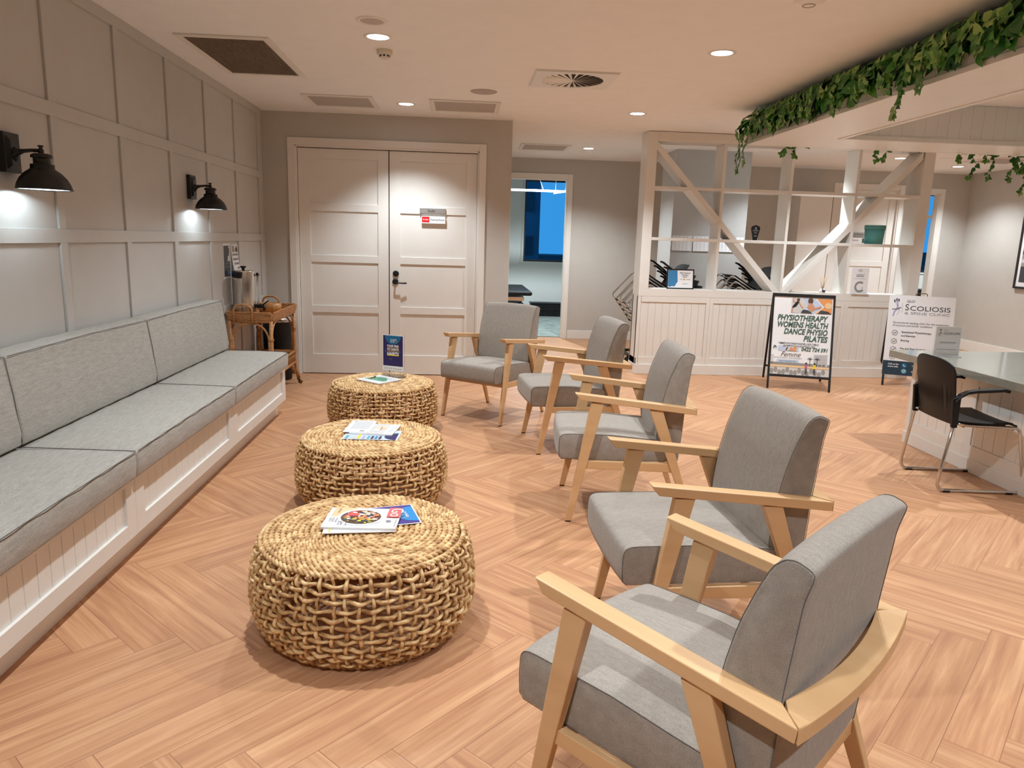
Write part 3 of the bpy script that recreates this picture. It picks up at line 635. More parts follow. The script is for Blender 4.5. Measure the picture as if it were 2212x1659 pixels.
for y in (Ya-.022, Yb+.022):
    b = MB(); x0, x1 = .088, .246; pts = [(x0, y, .69)]+[(x0, y, .80)]+[((x0+x1)/2-(x1-x0)/2*math.cos(u), y, .80+.068*math.sin(u)**.7) for u in [PI*i/12 for i in range(1, 12)]]+[(x1, y, .80), (x1, y, .69)]
    b.tube(pts, .0095, 10); b.build('handle', M['rattan'], t)
t = urn = thing('hot_water_urn', 'tall stainless steel hot water urn with black lid knob on the trolley', 'urn', (.113, -1.2, .7325))
b = MB(); b.lathe([(0, 0), (.094, 0), (.098, .02), (.098, .40), (.094, .412)], seg=40); b.build('body', M['steel'], t)
b = MB(); b.lathe([(0, .418), (.06, .416), (.098, .411), (.099, .402), (.094, .40)], seg=40); b.build('lid', M['steel'], t)
b = MB(); b.lathe([(.012, .416), (.012, .432), (.028, .446), (.028, .450), (0, .455)], seg=24); b.build('lid_knob', M['blackp'], t)
b = MB(); b.add([(x_, y_-.010, z_+.035) for x_, y_, z_ in [(-.052, -.085, .315), (.012, -.085, .315), (.022, -.085, .37), (-.06, -.085, .37), (-.052, -.125, .32), (.012, -.125, .32), (.022, -.13, .37), (-.06, -.13, .37)]], [(0, 1, 2, 3), (7, 6, 5, 4), (0, 4, 5, 1), (1, 5, 6, 2), (2, 6, 7, 3), (3, 7, 4, 0)]); b.build('side_handle', M['blackp'], t, bevel=.008)
b = MB(); b.tube([(.115, .02, .10), (.115, .02, .385)], .007, 10); b.build('sight_glass', M['acrylic'], t)
b = MB(); b.box(.085, .13, .005, .035, .37, .378); b.box(.105, .125, .01, .03, .38, .395); b.box(.085, .15, .0, .04, .085, .115); b.tube([(.13, .02, .10), (.165, .02, .10)], .016, 10); b.tube([(.165, .02, .10), (.165, .02, .06)], .012, 10); b.tube([(.155, .02, .115), (.205, .02, .15)], .006, 8); b.build('tap', M['blackp'], t)
b = MB()
for z in (.125, .14): b.lathe([(0, -.004), (.010, -.004), (.010, .004), (0, .004)], (.115, .02, z), 12)
b.build('gauge_fittings', M['chrome'], t)
t = thing('wooden_bowl_tray', 'round bentwood box of tea sachets beside the urn', 'box', (.235, -.80, .7325))
b = MB(); b.lathe([(0, .004), (.095, .004), (.097, 0), (.10, 0), (.10, .095), (.094, .095), (.094, .008), (0, .008)], seg=40)
for v in range(len(b.v)): pass
b.build('box_wall', wood('bentwood_veneer', (160, 104, 52), (196, 140, 80), 'Z', .45, 30), t); t.scale = (1.0, .75, 1)
for i in range(8):
    a = i*2.4; b = MB(); b.box(-.018, .018, -.004, .004, 0, .05, M=Matrix.Translation((.055*math.cos(a), .055*math.sin(a), .055)) @ Matrix.Rotation(a, 4, 'Z') @ Matrix.Rotation(.3, 4, 'X'))
    o = tag(b.build('tea_sachet', [M['paper'], M['ink_sand'], M['paper'], M['ink_mist']][i % 4]), 'small paper sachet in the round bentwood box on the trolley', 'sachet', 'sachets in the bentwood box'); o.location = (.235, -.80, .715)
t = thing('waste_bin', 'black pedal bin standing behind the rattan trolley', 'bin', (.175, -.30, 0))
b = MB(); b.lathe([(0, .0), (.125, .0), (.13, .02), (.148, .58), (.15, .60)], seg=36); b.build('bin_body', M['blackp'], t)
b = MB(); b.lathe([(.152, .60), (.152, .625), (.14, .64), (.08, .655), (0, .66)], seg=36); b.build('bin_lid', M['steel'], t)
b = MB(); b.box(-.04, .04, -.19, -.12, .015, .03); b.build('foot_pedal', M['chrome'], t, bevel=.004)
b = MB(); b.tube([(.05, -1.3, .74), (.018, -1.33, .77), (.012, -1.345, .72), (.012, -1.34, .6), (.014, -1.34, .5), (.012, -1.30, .42), (.012, -1.2, .37), (.012, -1.05, .35), (.01, -1.0, .36)], .0035, 6)
co_ = b.build('power_cord', M['blackp'], urn); co_.location = (-.113, 1.2, -.7325)
t = thing('power_outlet', 'white power outlet low on the panelled wall behind the trolley', 'outlet', (0, -.98, .35))
b = MB(); b.box(-.014, .006, -.055, .055, -.035, .035); b.build('plate', M['paper'], t, bevel=.002); b = MB(); b.box(.006, .03, -.02, .015, -.02, .015); b.build('plug', M['blackp'], t, bevel=.003)
# posters on the panelled wall
t = thing('wall_poster', 'dark blue poster on the panelled wall left of the urn', 'poster', (-.011, -1.337, 1.075))
b = MB(); b.box(-.001, .001, 0, .185, 0, .30); b.build('sheet', M['paper'], t)
p = Print((.001, 0, 0), (0, 1, 0), (0, 0, 1)); p.rect(.006, .018, .179, .285, M['ink_storm'], 1); p.poly([(.105, .15), (.17, .15), (.17, .28), (.14, .28)], M['ink_mist'], 2); p.poly([(.12, .20), (.15, .19), (.16, .26), (.13, .27)], M['ink_brown'], 3)
for z in (.13, .10): p.rect(.03, z, .17, z+.002, M['ink_grey'], 2)
p.rect(.10, .035, .165, .06, M['ink_bluewash'], 2); p.done('print', t)
t = thing('wall_poster', 'white poster with dark heading lines, curling off the wall above the urn', 'poster', (-.010, -1.119, 1.085))
b = MB(); n = 8; vs = []; fs = []
for k in range(n+1): z = .285*k/n; x = .03*(1-k/n)**2; vs += [(x, 0, z), (x, .195, z)]
for k in range(n): fs.append((2*k, 2*k+1, 2*k+3, 2*k+2))
b.add(vs, fs, 0, True); o = b.build('sheet', M['paper'], t); so = o.modifiers.new('t', 'SOLIDIFY'); so.thickness = .0006
def cq(zc): return .03*(1-zc/.285)**2
for txt_, zc, h, u in (('PHYSIOTHERAPY', .185, .024, .02), ('WOMENS HEALTH', .145, .024, .02), ('DANCE PHYSIO', .105, .024, .05), ('PILATES', .065, .024, .11)):
    zc += .0; p = Print((cq(zc)+.002, 0, 0), (0, 1, 0), (-.12*(1-zc/.285), 0, 1)); p.O = Vector((cq(zc)+.0015, 0, zc)); p.text(txt_, u, 0, h, M['ink_storm'], 1, bold=.03, width=.18-u); p.done('heading', t)
p = Print((.0015, 0, 0), (0, 1, 0), (0, 0, 1)); p.rect(.02, .215, .095, .272, M['ink_stone'], 1); p.poly([(.10, .215), (.18, .215), (.18, .24), (.15, .272), (.12, .25)], M['ink_brown'], 1); p.poly([(.06, .272), (.08, .272), (.13, .215), (.11, .215)], M['ink_mist'], 2); p.done('photo_print', t)
# ================================================================== armchairs
def make_armchair():
    t = thing('armchair', 'x', 'armchair'); W_ = .305; be = M['beech']; fn = lambda a, c, s: (a, s, c)
    def crown(poly, hw, bulge, name, ctr, par):
        poly = [(a0*(1-u)+a1*u, z0*(1-u)+z1*u) for (a0, z0), (a1, z1) in zip(poly, poly[1:]+poly[:1]) for u in ((.2, .8) if math.hypot(a1-a0, z1-z0) < .12 else (.06, .5, .94))]
        n = len(poly); nv = 14; vs = []
        xs = [-1+2*j/nv for j in range(nv+1)]
        for j, u in enumerate(xs):
            e = 1-abs(u)**3
            for (a, z) in poly:
                da, dz = a-ctr[0], z-ctr[1]; L_ = math.hypot(da, dz) or 1
                vs.append((a+da/L_*bulge*e, u*hw, z+dz/L_*bulge*e))
        fs = [tuple(range(n))[::-1], tuple(range(nv*n, nv*n+n))]
        for j in range(nv):
            for i in range(n): k = (i+1) % n; fs.append((j*n+i, j*n+k, (j+1)*n+k, (j+1)*n+i))
        b = MB(); b.add(vs, fs, 0, True); o = b.build(name, M['chairfab'], par, bevel=.007, seg=2); o.modifiers['bevel'].angle_limit = math.radians(50)
        for s in (-1, 1):
            bb = MB(); bb.tube([(a, s*(hw-.0005), z) for a, z in poly], .0011, 5, closed=True); bb.build('seam', M['seam'], o)
        return o
    seat = [(.343, .343), (.348, .40), (.346, .458), (.335, .474), (.312, .481), (.2, .482), (.066, .481), (-.095, .468), (-.20, .462), (-.235, .345), (-.1, .341), (.15, .341)]
    crown(seat, .270, .014, 'seat', (.08, .30), t)
    back = [(-.289, .340), (-.302, .50), (-.309, .66), (-.328, .856), (-.343, .912), (-.335, .922), (-.307, .932), (-.286, .928), (-.265, .908), (-.242, .857), (-.212, .776), (-.187, .668), (-.174, .56), (-.168, .47), (-.185, .455), (-.232, .345)]
    crown(back, .262, .012, 'backrest', (-.29, .62), t)
    for s in (-1, 1):
        # front leg, rear leg (tapered, splayed)
        def q(fa, fb, z, o0, o1): return [Vector((fa, s*o0, z)), Vector((fb, s*o0, z)), Vector((fb, s*o1, z)), Vector((fa, s*o1, z))]
        b = MB(); b.hexa(q(.300, .267, .006, .283, .303), q(.190, .122, .66, .268, .303)); lg = b.build('leg', be, t, bevel=.003)
        b = MB(); b.hexa(q(.298, .269, 0, .285, .301), q(.298, .269, .0065, .285, .301)); b.build('foot_pad', M['blackp'], lg)
        b = MB(); b.hexa(q(-.372, -.400, .006, .283, .303), q(-.118, -.186, .63, .268, .303)); lg = b.build('leg', be, t, bevel=.003)
        b = MB(); b.hexa(q(-.374, -.398, 0, .285, .301), q(-.374, -.398, .0065, .285, .301)); b.build('foot_pad', M['blackp'], lg)
        b = MB(); b.hexa([Vector((.225, s*.272, .300)), Vector((.225, s*.296, .300)), Vector((.215, s*.296, .341)), Vector((.215, s*.272, .341))], [Vector((-.285, s*.272, .292)), Vector((-.285, s*.296, .292)), Vector((-.262, s*.296, .341)), Vector((-.262, s*.272, .341))]); b.build('side_rail', be, t, bevel=.002)
        # armrest: bevelled nose, mitred rear corner
        sl = (.708-.645)/(.273+.36)
        zt = lambda f: .645+(f+.36)*sl
        out, inn = s*.309, s*.258
        pr = [(.275, zt(.275)), (-.362, zt(-.362)), (-.358, zt(-.36)-.033), (.248, zt(.248)-.033)]
        b = MB(); A = []; B = []
        A = [Vector((f, out, z)) for f, z in pr]; B = [Vector((f if f > 0 else f+.055, inn, z+(.055*sl if f < 0 else 0))) for f, z in pr]
        b.hexa(A, B); b.build('armrest', be, t, bevel=.003)
    # curved back rail between the rear arm corners
    b = MB(); n = 20; vs = []; fs = []
    for i in range(n+1):
        u = -1+2*i/n; y = u*.309; fo = -.362-.026*(1-u*u); fi = max(-.307-.03*(1-(u*.309/.258)**2), -.34) if abs(y) < .258 else -.307-(abs(y)-.258)/(.051)*.055
        z = .645
        vs += [(fo, y, z-.004*(1-u*u)), (fi, y, z+.005), (fi, y, z-.029), (fo, y, z-.035)]
    for i in range(n):
        for k in range(4): k2 = (k+1) % 4; fs.append((i*4+k, i*4+k2, (i+1)*4+k2, (i+1)*4+k))
    fs += [(0, 1, 2, 3), (n*4+3, n*4+2, n*4+1, n*4)]
    b.add(vs, fs); b.build('back_rail', be, t, bevel=.002)
    b = MB(); b.box(.185, .21, -.272, .272, .300, .340); b.build('front_rail', be, t, bevel=.002)
    b = MB(); b.box(-.285, -.262, -.272, .272, .296, .338); b.build('rear_rail', be, t, bevel=.002)
    return t
poses = [(2.641, -6.298, -3.977, 'grey armchair with beech arms closest to the camera, bottom right'), (2.936, -5.332, 3.191, 'grey armchair with beech arms, second from the camera in the row'), (2.944, -3.919, 3.063, 'grey armchair with beech arms in the middle of the row of five'),
         (2.859, -2.623, 3.243, 'grey armchair with beech arms, second farthest, facing the far cane stool'), (2.308, -1.759, -2.213, 'grey armchair with beech arms by the double doors, angled towards the camera')]
pr_ = make_armchair()
for i, (x, y, a, lb) in enumerate(poses):
    c = pr_ if i == 0 else copy_tree(pr_)
    c.location = (x, y, 0); c.rotation_euler.z = a; tag(c, lb, 'armchair', 'grey armchairs in a row')
# ================================================================== woven stools
def make_stool():
    t = thing('woven_stool', 'x', 'stool'); hh = .385
    def R(z):  # barrel profile
        u = (z-.17)/.215; return .415-.040*max(0, u)**2.2 - (.075*max(0, -u*1.26)**2.2)
    b = MB(); sp = []; r = .372; a = 0
    while r > .012:
        sp.append((r*math.cos(a), r*math.sin(a), hh-.011+.0015*math.sin(a*7.3)+.003*math.exp(-((r-.36)/.02)**2)*-1)); ds = .0062; a += ds/r; r -= ds/r*.0212/(2*PI)
    b.rope(sp, .0118, .052, 5); b.lathe([(0, hh-.019), (.365, hh-.019), (.365, hh-.021), (0, hh-.021)], seg=40); b.build('coiled_top', M['hyacinth'], t)
    b = MB(); n = 380; b.rope([(.379*math.cos(2*PI*i/n), .379*math.sin(2*PI*i/n), hh-.020) for i in range(n)], .0105, .045, 6, closed=True); b.rope([(.345*math.cos(2*PI*i/n), .345*math.sin(2*PI*i/n), .012) for i in range(n)], .0105, .045, 6, closed=True); b.build('braided_rim', M['hyacinth'], t)
    nv = 56; rings = [.034, .060, .086, .113, .141, .169, .197, .225, .253, .281, .309, .337]; rings = rings
    b = MB(); amp = .0085
    for j, z in enumerate(rings):
        n = nv*5; ph = random.random()*6; tw = random.uniform(.5, .75)
        b.tube([((R(z)+amp*math.cos(PI*(i/5+j)))*math.cos(2*PI*i/n), (R(z)+amp*math.cos(PI*(i/5+j)))*math.sin(2*PI*i/n), z+.003*math.sin(2*PI*i/n*3+ph)+.0018*math.sin(i*.9+ph)) for i in range(n)], .0066, 7, closed=True, twist=(2, .22, 2*PI*round(n*tw/6.28)/n))
    b.build('woven_band', M['hyacinth'], t)
    b = MB()
    for i in range(nv):
        a0 = 2*PI*i/nv+random.uniform(-.015, .015); path = []; nz = 50
        for k in range(nz+1):
            z = .014+(hh-.034)*k/nz; ph = (z-rings[0])/(rings[1]-rings[0]) if z < .113 else 3+(z-.113)/.028
            w_ = -amp*math.cos(PI*(ph+i)); rr = R(z)+w_; a = a0+.012*math.sin(z*30+i*2.1)
            path.append((rr*math.cos(a), rr*math.sin(a), z))
        b.tube(path, .0064, 6, twist=(2, .22, .55))
    b.build('woven_strands', M['hyacinth'], t)
    b = MB()
    for i in range(6): a = i*PI/3; b.tube([(.33*math.cos(a), .33*math.sin(a), .02), (.37*math.cos(a), .37*math.sin(a), .19), (.345*math.cos(a), .345*math.sin(a), .36)], .006, 6)
    b.lathe([(.33, .358), (.345, .358), (.345, .363), (.33, .363), (.33, .358)], seg=36); b.build('inner_frame', M['blade'], t)
    return t
ST = [(1.690, -5.215, .2, 'round woven cane stool nearest the camera, food magazine on top'), (1.555, -3.85, 1.9, 'round woven cane stool in the middle of the three'), (1.452, -2.28, 4.0, 'round woven cane stool nearest the double doors, with the standing flyer')]
ps_ = make_stool()
for i, (x, y, a, lb) in enumerate(ST):
    c = ps_ if i == 0 else copy_tree(ps_)
    c.location = (x, y, 0); c.rotation_euler.z = a; tag(c, lb, 'stool', 'woven cane stools')
ZS = .3875
# ---- reading matter: quads given by floor-plan corners; u along bottom edge, v up the page
def sheet(name, lb, cat, c0, cu, cv, z, th, mt='paper', grp=None, sag=0):
    """c0 = page bottom-left corner, cu = bottom-right, cv = top-left"""
    t = thing(name, lb, cat, (c0[0], c0[1], z)); U = Vector((cu[0]-c0[0], cu[1]-c0[1], 0)); V = Vector((cv[0]-c0[0], cv[1]-c0[1], 0))
    V = V - U.normalized()*V.dot(U.normalized())
    b = MB(); b.hexa([Vector((0, 0, 0)), U, U+V, V], [q+Vector((0, 0, th)) for q in (Vector((0, 0, 0)), U, U+V, V)]); b.build('pages', M[mt], t)
    if U.cross(V).z < 0: return t, Print((V.x, V.y, th), U, -V), U.length, V.length
    return t, Print((0, 0, th), U, V), U.length, V.length
# purple flyer (top edge to the right); page up = +x direction
t, p, w_, h_ = sheet('flyer', 'purple health coach flyer under the food magazine on the near stool', 'flyer', (1.545, -5.062), (1.60, -5.262), (1.853, -4.985), ZS, .0012)
def flyer_art(p, w_, h_, big=1):
    p.rect(.005, h_*.13, w_-.005, h_-.005, M['ink_purple'] if big else M['ink_navy'], 1)
    R_ = w_*.38; p.disc(w_/2, h_-.005, R_, M['ink_blue'] if big else M['ink_teal'], 2, a0=PI, a1=2*PI)
    k = w_/.2
    p.text('my health', w_*.38, h_-.045*k, .018*k, M['paper'], 3, bold=.01, width=w_*.28); p.text('for life', w_*.38, h_-.062*k, .018*k, M['paper'], 3, bold=.01, width=w_*.2)
    p.ring(w_*.64, h_-.055*k, .012*k, .003*k, M['ink_gold'], 3, a0=-1.5, a1=1.6)
    for s_, v, hh_, mt in (('YOUR FREE', .70, .024, 'paper'), ('health coach', .664, .016, 'ink_gold'), ('TO CREATE', .605, .024, 'paper'), ('healthier', .562, .019, 'ink_gold'), ('HABITS', .475, .034, 'paper')):
        p.text(s_, w_*.22, h_*v-.01, hh_*k, M[mt], 3, bold=.03 if mt == 'paper' else .005, shear=0 if mt == 'paper' else .3, width=w_*.56)
    p.rect(w_*.22, h_*.42, w_*.78, h_*.45, M['ink_yellow'], 3)
    for a in (.16, .82):
        for d in (0, .03): p.line([(w_*a, h_*(.56-d)), (w_*(a+(.03 if a > .5 else -.03)), h_*(.565-d*1.2))], .0018*k, M['paper'], 3)
    p.rect(w_*.3, h_*.335, w_*.45, h_*.34, M['ink_grey'], 3); p.rect(w_*.37, h_*.30, w_*.45, h_*.305, M['ink_grey'], 3)
    for i in range(8): p.rect(w_*(.08+.11*i), h_*.05, w_*(.13+.11*i), h_*.065, M['ink_storm'], 2)
    p.rect(w_*.1, h_*.09, w_*.5, h_*.094, M['ink_grey'], 2)
flyer_art(p, w_, h_); p.done('print', t)
t, p, w_, h_ = sheet('magazine', 'white magazine with a black cover corner, bottom of the pile on the near stool', 'magazine', (1.815, -5.275), (1.80, -5.07), (1.545, -5.293), ZS+.0022, .003)
p.rect(w_*.35, .19, w_*.97, h_-.006, M['ink_storm'], 1); p.rect(.01, h_*.9, .04, h_-.02, M['ink_yellow'], 2); p.done('print', t)
t, p, w_, h_ = sheet('magazine', 'food magazine with a bowl of fruit and nuts on its cover', 'magazine', (1.530, -5.255), (1.812, -5.272), (1.552, -5.052), ZS+.0062, .007)
# cover drawn with its top to the right
p.rect(.0, .0, w_, h_, M['paper'], 1); p.rect(w_*.05, h_*.55, w_*.35, h_, M['ink_sand'], 2); p.disc(w_*.47, h_*.52, w_*.32, M['paper'], 3, ry=h_*.42, n=40); p.disc(w_*.47, h_*.52, w_*.275, M['ink_brown'], 4, ry=h_*.35, n=40)
rnd = random.Random(3)
for i in range(150):
    a, r = rnd.random()*2*PI, math.sqrt(rnd.random())*.93; u, v = math.cos(a)*r, math.sin(a)*r
    if u < -.1 and v > 0: mt = rnd.choice(['ink_coral', 'ink_red', 'ink_coral', 'paper'])
    elif v < -.4: mt = rnd.choice(['ink_yellow', 'ink_yellow', 'ink_brown', 'ink_storm', 'ink_leaf'])
    else: mt = rnd.choice(['ink_gold', 'ink_sand', 'ink_storm', 'ink_berry', 'ink_coral', 'ink_dark', 'paper', 'ink_orange'])
    s_ = rnd.uniform(.004, .011); p.disc(w_*.47+u*w_*.26, h_*.52+v*h_*.33, s_, M[mt], 5+i*.02, ry=s_*rnd.uniform(.5, 1), n=8)
p.rect(w_*.82, h_*.52, w_, h_, M['ink_coral'], 9); p.text('Go', w_*.86, h_*.97, h_*.34, M['paper'], 10, rot=-PI/2)
for i, (u, v, s_) in enumerate(((.06, .45, 'HEALTHY'), (.10, .45, 'RECIPES'), (.15, .42, 'SEASONAL'), (.20, .30, 'STAR'), (.24, .30, 'CLEAN'), (.30, .26, 'HOT POTS'), (.12, .92, 'SPECIAL'))):
    p.text(s_, w_*u, h_*v, .012, M['ink_dark'], 9, rot=-PI/2, width=.045)
p.rect(w_*.965, h_*.06, w_*.972, h_*.45, M['ink_grey'], 9); p.line([(w_*.6, h_*.18), (w_*.9, h_*.36)], .0025, M['ink_grey'], 9); p.disc(w_*.87, h_*.33, .012, M['ink_grey'], 9, ry=.006)
p.done('print', t)
# middle stool
t, p, w_, h_ = sheet('flyer', 'white leaflet with purple corner under the magazine on the middle stool', 'flyer', (1.708, -3.998), (1.72, -3.80), (1.402, -4.018), ZS, .0012)
p.rect(.004, .004, w_-.004, h_-.004, M['ink_sky'], 1); p.disc(0.07, 0.01, .07, M['ink_navy'], 2, a0=0, a1=PI)
for i, (v, mt) in enumerate(((.33, 'ink_storm'), (.40, 'ink_bluewash'), (.47, 'ink_storm'), (.54, 'ink_aqua'), (.63, 'ink_lav'), (.72, 'ink_yellow'), (.80, 'ink_mist'), (.93, 'ink_aqua'))): p.rect(.01, h_*v-.008, .07 if mt != 'ink_yellow' else w_-.02, h_*v+.006, M[mt], 3)
p.done('print', t)
t, p, w_, h_ = sheet('magazine', 'pale magazine lying on the middle stool, partly under an open page', 'magazine', (1.43, -3.88), (1.672, -3.915), (1.465, -3.66), ZS+.0025, .007)
p.rect(w_*.4, 0, w_*.78, h_, M['ink_mist'], 1); p.disc(w_*.62, h_*.55, .03, M['ink_sand'], 2); p.poly([(w_*.45, h_*.3), (w_*.6, h_*.25), (w_*.66, h_*.5), (w_*.5, h_*.55)], M['paper'], 3); p.line([(w_*.45, h_*.5), (w_*.65, h_*.42), (w_*.62, h_*.7)], .003, M['ink_storm'], 4); p.text('THE', w_*.9, h_*.85, .03, M['ink_mist'], 2, rot=-PI/2); p.text('WEEKLY', w_*.85, h_*.55, .03, M['ink_mist'], 2, rot=-PI/2, width=.09); p.done('print', t)
t, p, w_, h_ = sheet('flyer', 'white printed sheet on top of the magazine, middle stool', 'flyer', (1.393, -3.871), (1.537, -3.882), (1.437, -3.603), ZS+.0105, .0012)
for i in range(12): p.rect(w_*(.2+.06*i), h_*.25, w_*(.2+.06*i)+.003, h_*.92, M['ink_grey'], 1)
p.rect(w_*.62, h_*.08, w_*.8, h_*.16, M['ink_stone'], 1); p.disc(w_*.14, h_*.9, .012, M['ink_mist'], 1, ry=.02); p.done('print', t)
# far stool: clipboard, pen, acrylic flyer stand
t, p, w_, h_ = sheet('clipboard', 'clipboard with a green and white form on the far stool', 'clipboard', (1.25, -2.285), (1.438, -2.452), (1.40, -2.10), ZS, .008)
p.poly([(w_*.06, h_*.25), (w_*.9, h_*.3), (w_*.9, h_*.42), (w_*.6, h_*.75), (w_*.06, h_*.7)], M['ink_leaf'], 1)
for i in range(6): p.rect(w_*.1, h_*(.12+.13*i), w_*.92, h_*(.12+.13*i)+.004, M['ink_aqua'], 2)
p.done('print', t)
b = MB(); b.tube([(1.345, -2.29, ZS+.016), (1.375, -2.235, ZS+.016)], .005, 8); b.tube([(1.375, -2.235, ZS+.016), (1.385, -2.218, ZS+.016)], .0055, 8, 1); tag(b.build('pen', [M['ink_gold'], M['ink_storm']]), 'short gold pen lying on the clipboard', 'pen')
t = thing('flyer_stand', 'clear acrylic stand holding the navy health coach flyer on the far stool', 'flyer stand', (1.512, -2.105, ZS))
Uv = Vector((.166, -.078, 0)).normalized(); Vv = Vector((0, 0, 1)); Nv = Uv.cross(Vv)
def fr(u, v, n_): return Uv*u+Vv*v+Nv*n_
b = MB(); b.hexa([fr(-.10, 0, -.0015), fr(.10, 0, -.0015), fr(.10, 0, .0015), fr(-.10, 0, .0015)], [fr(-.10, .335, -.0015), fr(.10, .335, -.0015), fr(.10, .335, .0015), fr(-.10, .335, .0015)])
b.hexa([fr(-.10, 0, -.04), fr(.10, 0, -.04), fr(.10, 0, .04), fr(-.10, 0, .04)], [fr(-.10, .003, -.04), fr(.10, .003, -.04), fr(.10, .003, .04), fr(-.10, .003, .04)]); b.build('acrylic_holder', M['acrylic'], t)
b = MB(); b.hexa([fr(-.094, .045, .002), fr(.094, .045, .002), fr(.094, .045, .0025), fr(-.094, .045, .0025)], [fr(-.094, .33, .002), fr(.094, .33, .002), fr(.094, .33, .0025), fr(-.094, .33, .0025)]); b.build('sheet', M['paper'], t)
p = Print(fr(-.094, .045, .0025), Uv, Vv); flyer_art(p, .188, .285, 0); p.done('print', t)
# ================================================================== lattice screen divider
t = thing('lattice_screen', 'white timber lattice room divider on a panelled base', 'room divider', (0, 0, 0)); FY, BY = .356, .64; LX0, LX1 = 4.055, 7.36
wt = M['white']
b = MB(); b.box(LX0-.004, LX1+.004, FY-.014, BY+.014, 0, .117); b.build('plinth', wt, t, bevel=.004)
b = MB(); b.box(LX0, LX1, FY+.014, BY-.014, .117, .90); bxs = [LX0, 4.895, 5.70, 6.50, LX1]
for i in range(4):
    x0, x1 = bxs[i]+.001, bxs[i+1]-.001
    for (ya, yb) in ((FY, FY+.014), (BY-.014, BY)):
        b.box(x0, x0+.04 if i else x0+.035, ya, yb, .117, .90); b.box(x1-.04, x1, ya, yb, .117, .90); b.box(x0+.04, x1-.04, ya, yb, .117, .20); b.box(x0+.04, x1-.04, ya, yb, .835, .90)
    n = 9; wv = (x1-x0-.08)/n
    for k in range(n): b.box(x0+.04+k*wv+.0015, x0+.04+(k+1)*wv-.0015, FY+.009, FY+.014, .20, .835)
b.box(LX0, LX0+.014, FY, BY, .117, .19); b.box(LX0, LX0+.014, FY+.014, FY+.05, .19, .90); b.box(LX0, LX0+.014, BY-.05, BY-.014, .19, .90)
b.build('base_panel', wt, t, bevel=.001, seg=1)
b = MB(); b.box(LX0, LX1, FY, BY, .9015, .985); b.build('ledge', wt, t, bevel=.002)
posts = [(LX0, 4.165), (4.92, 4.952), (5.70, 5.732), (6.468, 6.50), (7.235, LX1)]
for x0, x1 in posts: b = MB(); b.box(x0, x1, FY, BY, .985, 2.695 if x0 in (LX0, 7.235) else 2.594); b.build('post', wt, t, bevel=.002)
b = MB(); b.box(4.165, 7.235, FY, BY, 2.595, 2.695); b.build('header', wt, t, bevel=.002)
for z in (1.528, 2.085): b = MB(); b.box(4.165, 7.235, FY+.001, BY-.001, z, z+.032); b.build('shelf', wt, t, bevel=.002)
for s, (xa, xb) in ((1, (4.165, 5.66)), (-1, (7.215, 5.77))):
    zt_, zb_ = 2.595, .985; d = Vector((xb-xa, 0, zb_-zt_)).normalized(); nrm = Vector((-d.z, 0, d.x))*.03
    A = Vector((xa, 0, zt_)); B = Vector((xb, 0, zb_))
    # trim ends flush: parallelogram with vertical top end and horizontal bottom end
    hx = .03/abs(d.z)*1.0; hz = .03/abs(d.x)*1.0
    P1 = [Vector((xa, 0, zt_-.0)), Vector((xa, 0, zt_-2*hz)), Vector((xb-s*hx, 0, zb_)), Vector((xb+s*hx, 0, zb_))]
    b = MB(); b.hexa([q+Vector((0, FY+.004, 0)) for q in P1], [q+Vector((0, BY-.004, 0)) for q in P1]); b.build('diagonal_brace', wt, t, bevel=.002)
# things on the screen
t = thing('framed_certificate', 'black framed award certificate with blue wash on the divider ledge', 'frame', (4.556, .44, .986))
b = MB(); 
b.box(-.158, .158, -.008, .008, 0, .012); b.box(-.158, .158, -.008, .008, .214, .226); b.box(-.158, -.146, -.008, .008, .012, .214); b.box(.146, .158, -.008, .008, .012, .214); b.build('frame', M['black'], t)
b = MB(); b.box(-.146, .146, -.004, .006, .012, .214); b.build('certificate', M['paper'], t)
p = Print((-.146, -.004, .012), (1, 0, 0), (0, 0, 1)); p.poly([(.003, .02), (.02, .008), (.05, .02), (.08, .015), (.10, .05), (.115, .07), (.108, .199), (.003, .199)], M['ink_bluewash'], 1)
for i, s_ in enumerate(('2022 Vocational', 'Excellence', 'Award')): p.text(s_, .198, .165-i*.022, .019, M['ink_dark'], 2, bold=.02, align='CENTER')
p.disc(.19, .098, .010, M['ink_gold'], 2); p.rect(.14, .094, .17, .10, M['ink_grey'], 2); p.rect(.215, .094, .265, .10, M['ink_grey'], 2); p.rect(.165, .045, .235, .049, M['ink_grey'], 2); p.done('print', t); t.rotation_euler.x = -.1
t = thing('trophy', 'black faceted glass award on the upper divider shelf', 'trophy', (5.385, .44, 1.561))
b = MB(); b.prism([(-.022, .0), (.022, 0), (.026, .02), (.052, .13), (.044, .155), (.0, .172), (-.044, .155), (-.052, .13), (-.026, .02)], -.01, .01, lambda a, c, d_: (a, d_, c)); b.build('body', M['black'], t, bevel=.002)
b = MB(); b.box(-.03, .03, -.02, .02, 0, .018); b.build('foot', M['acrylic'], t, bevel=.002)
p = Print((0, -.0103, 0), (1, 0, 0), (0, 0, 1)); p.ring(0, .135, .011, .003, M['paper'], 1)
for z, w_ in ((.112, .06), (.104, .07), (.088, .03), (.078, .04), (.052, .03), (.044, .03)): p.rect(-w_/2, z, w_/2, z+.0035, M['ink_grey'], 1)
p.done('print', t)
t = thing('hat_box', 'round teal lidded box on the upper shelf at the right of the divider', 'box', (6.81, .46, 1.561))
b = MB(); b.lathe([(0, 0), (.098, 0), (.108, .165), (0, .165)], seg=40); b.build('box_body', M['teal'], t); b = MB(); b.lathe([(.11, .165), (.113, .168), (.114, .208), (.110, .212), (0, .212)], seg=40); b.build('lid', M['teal'], t)
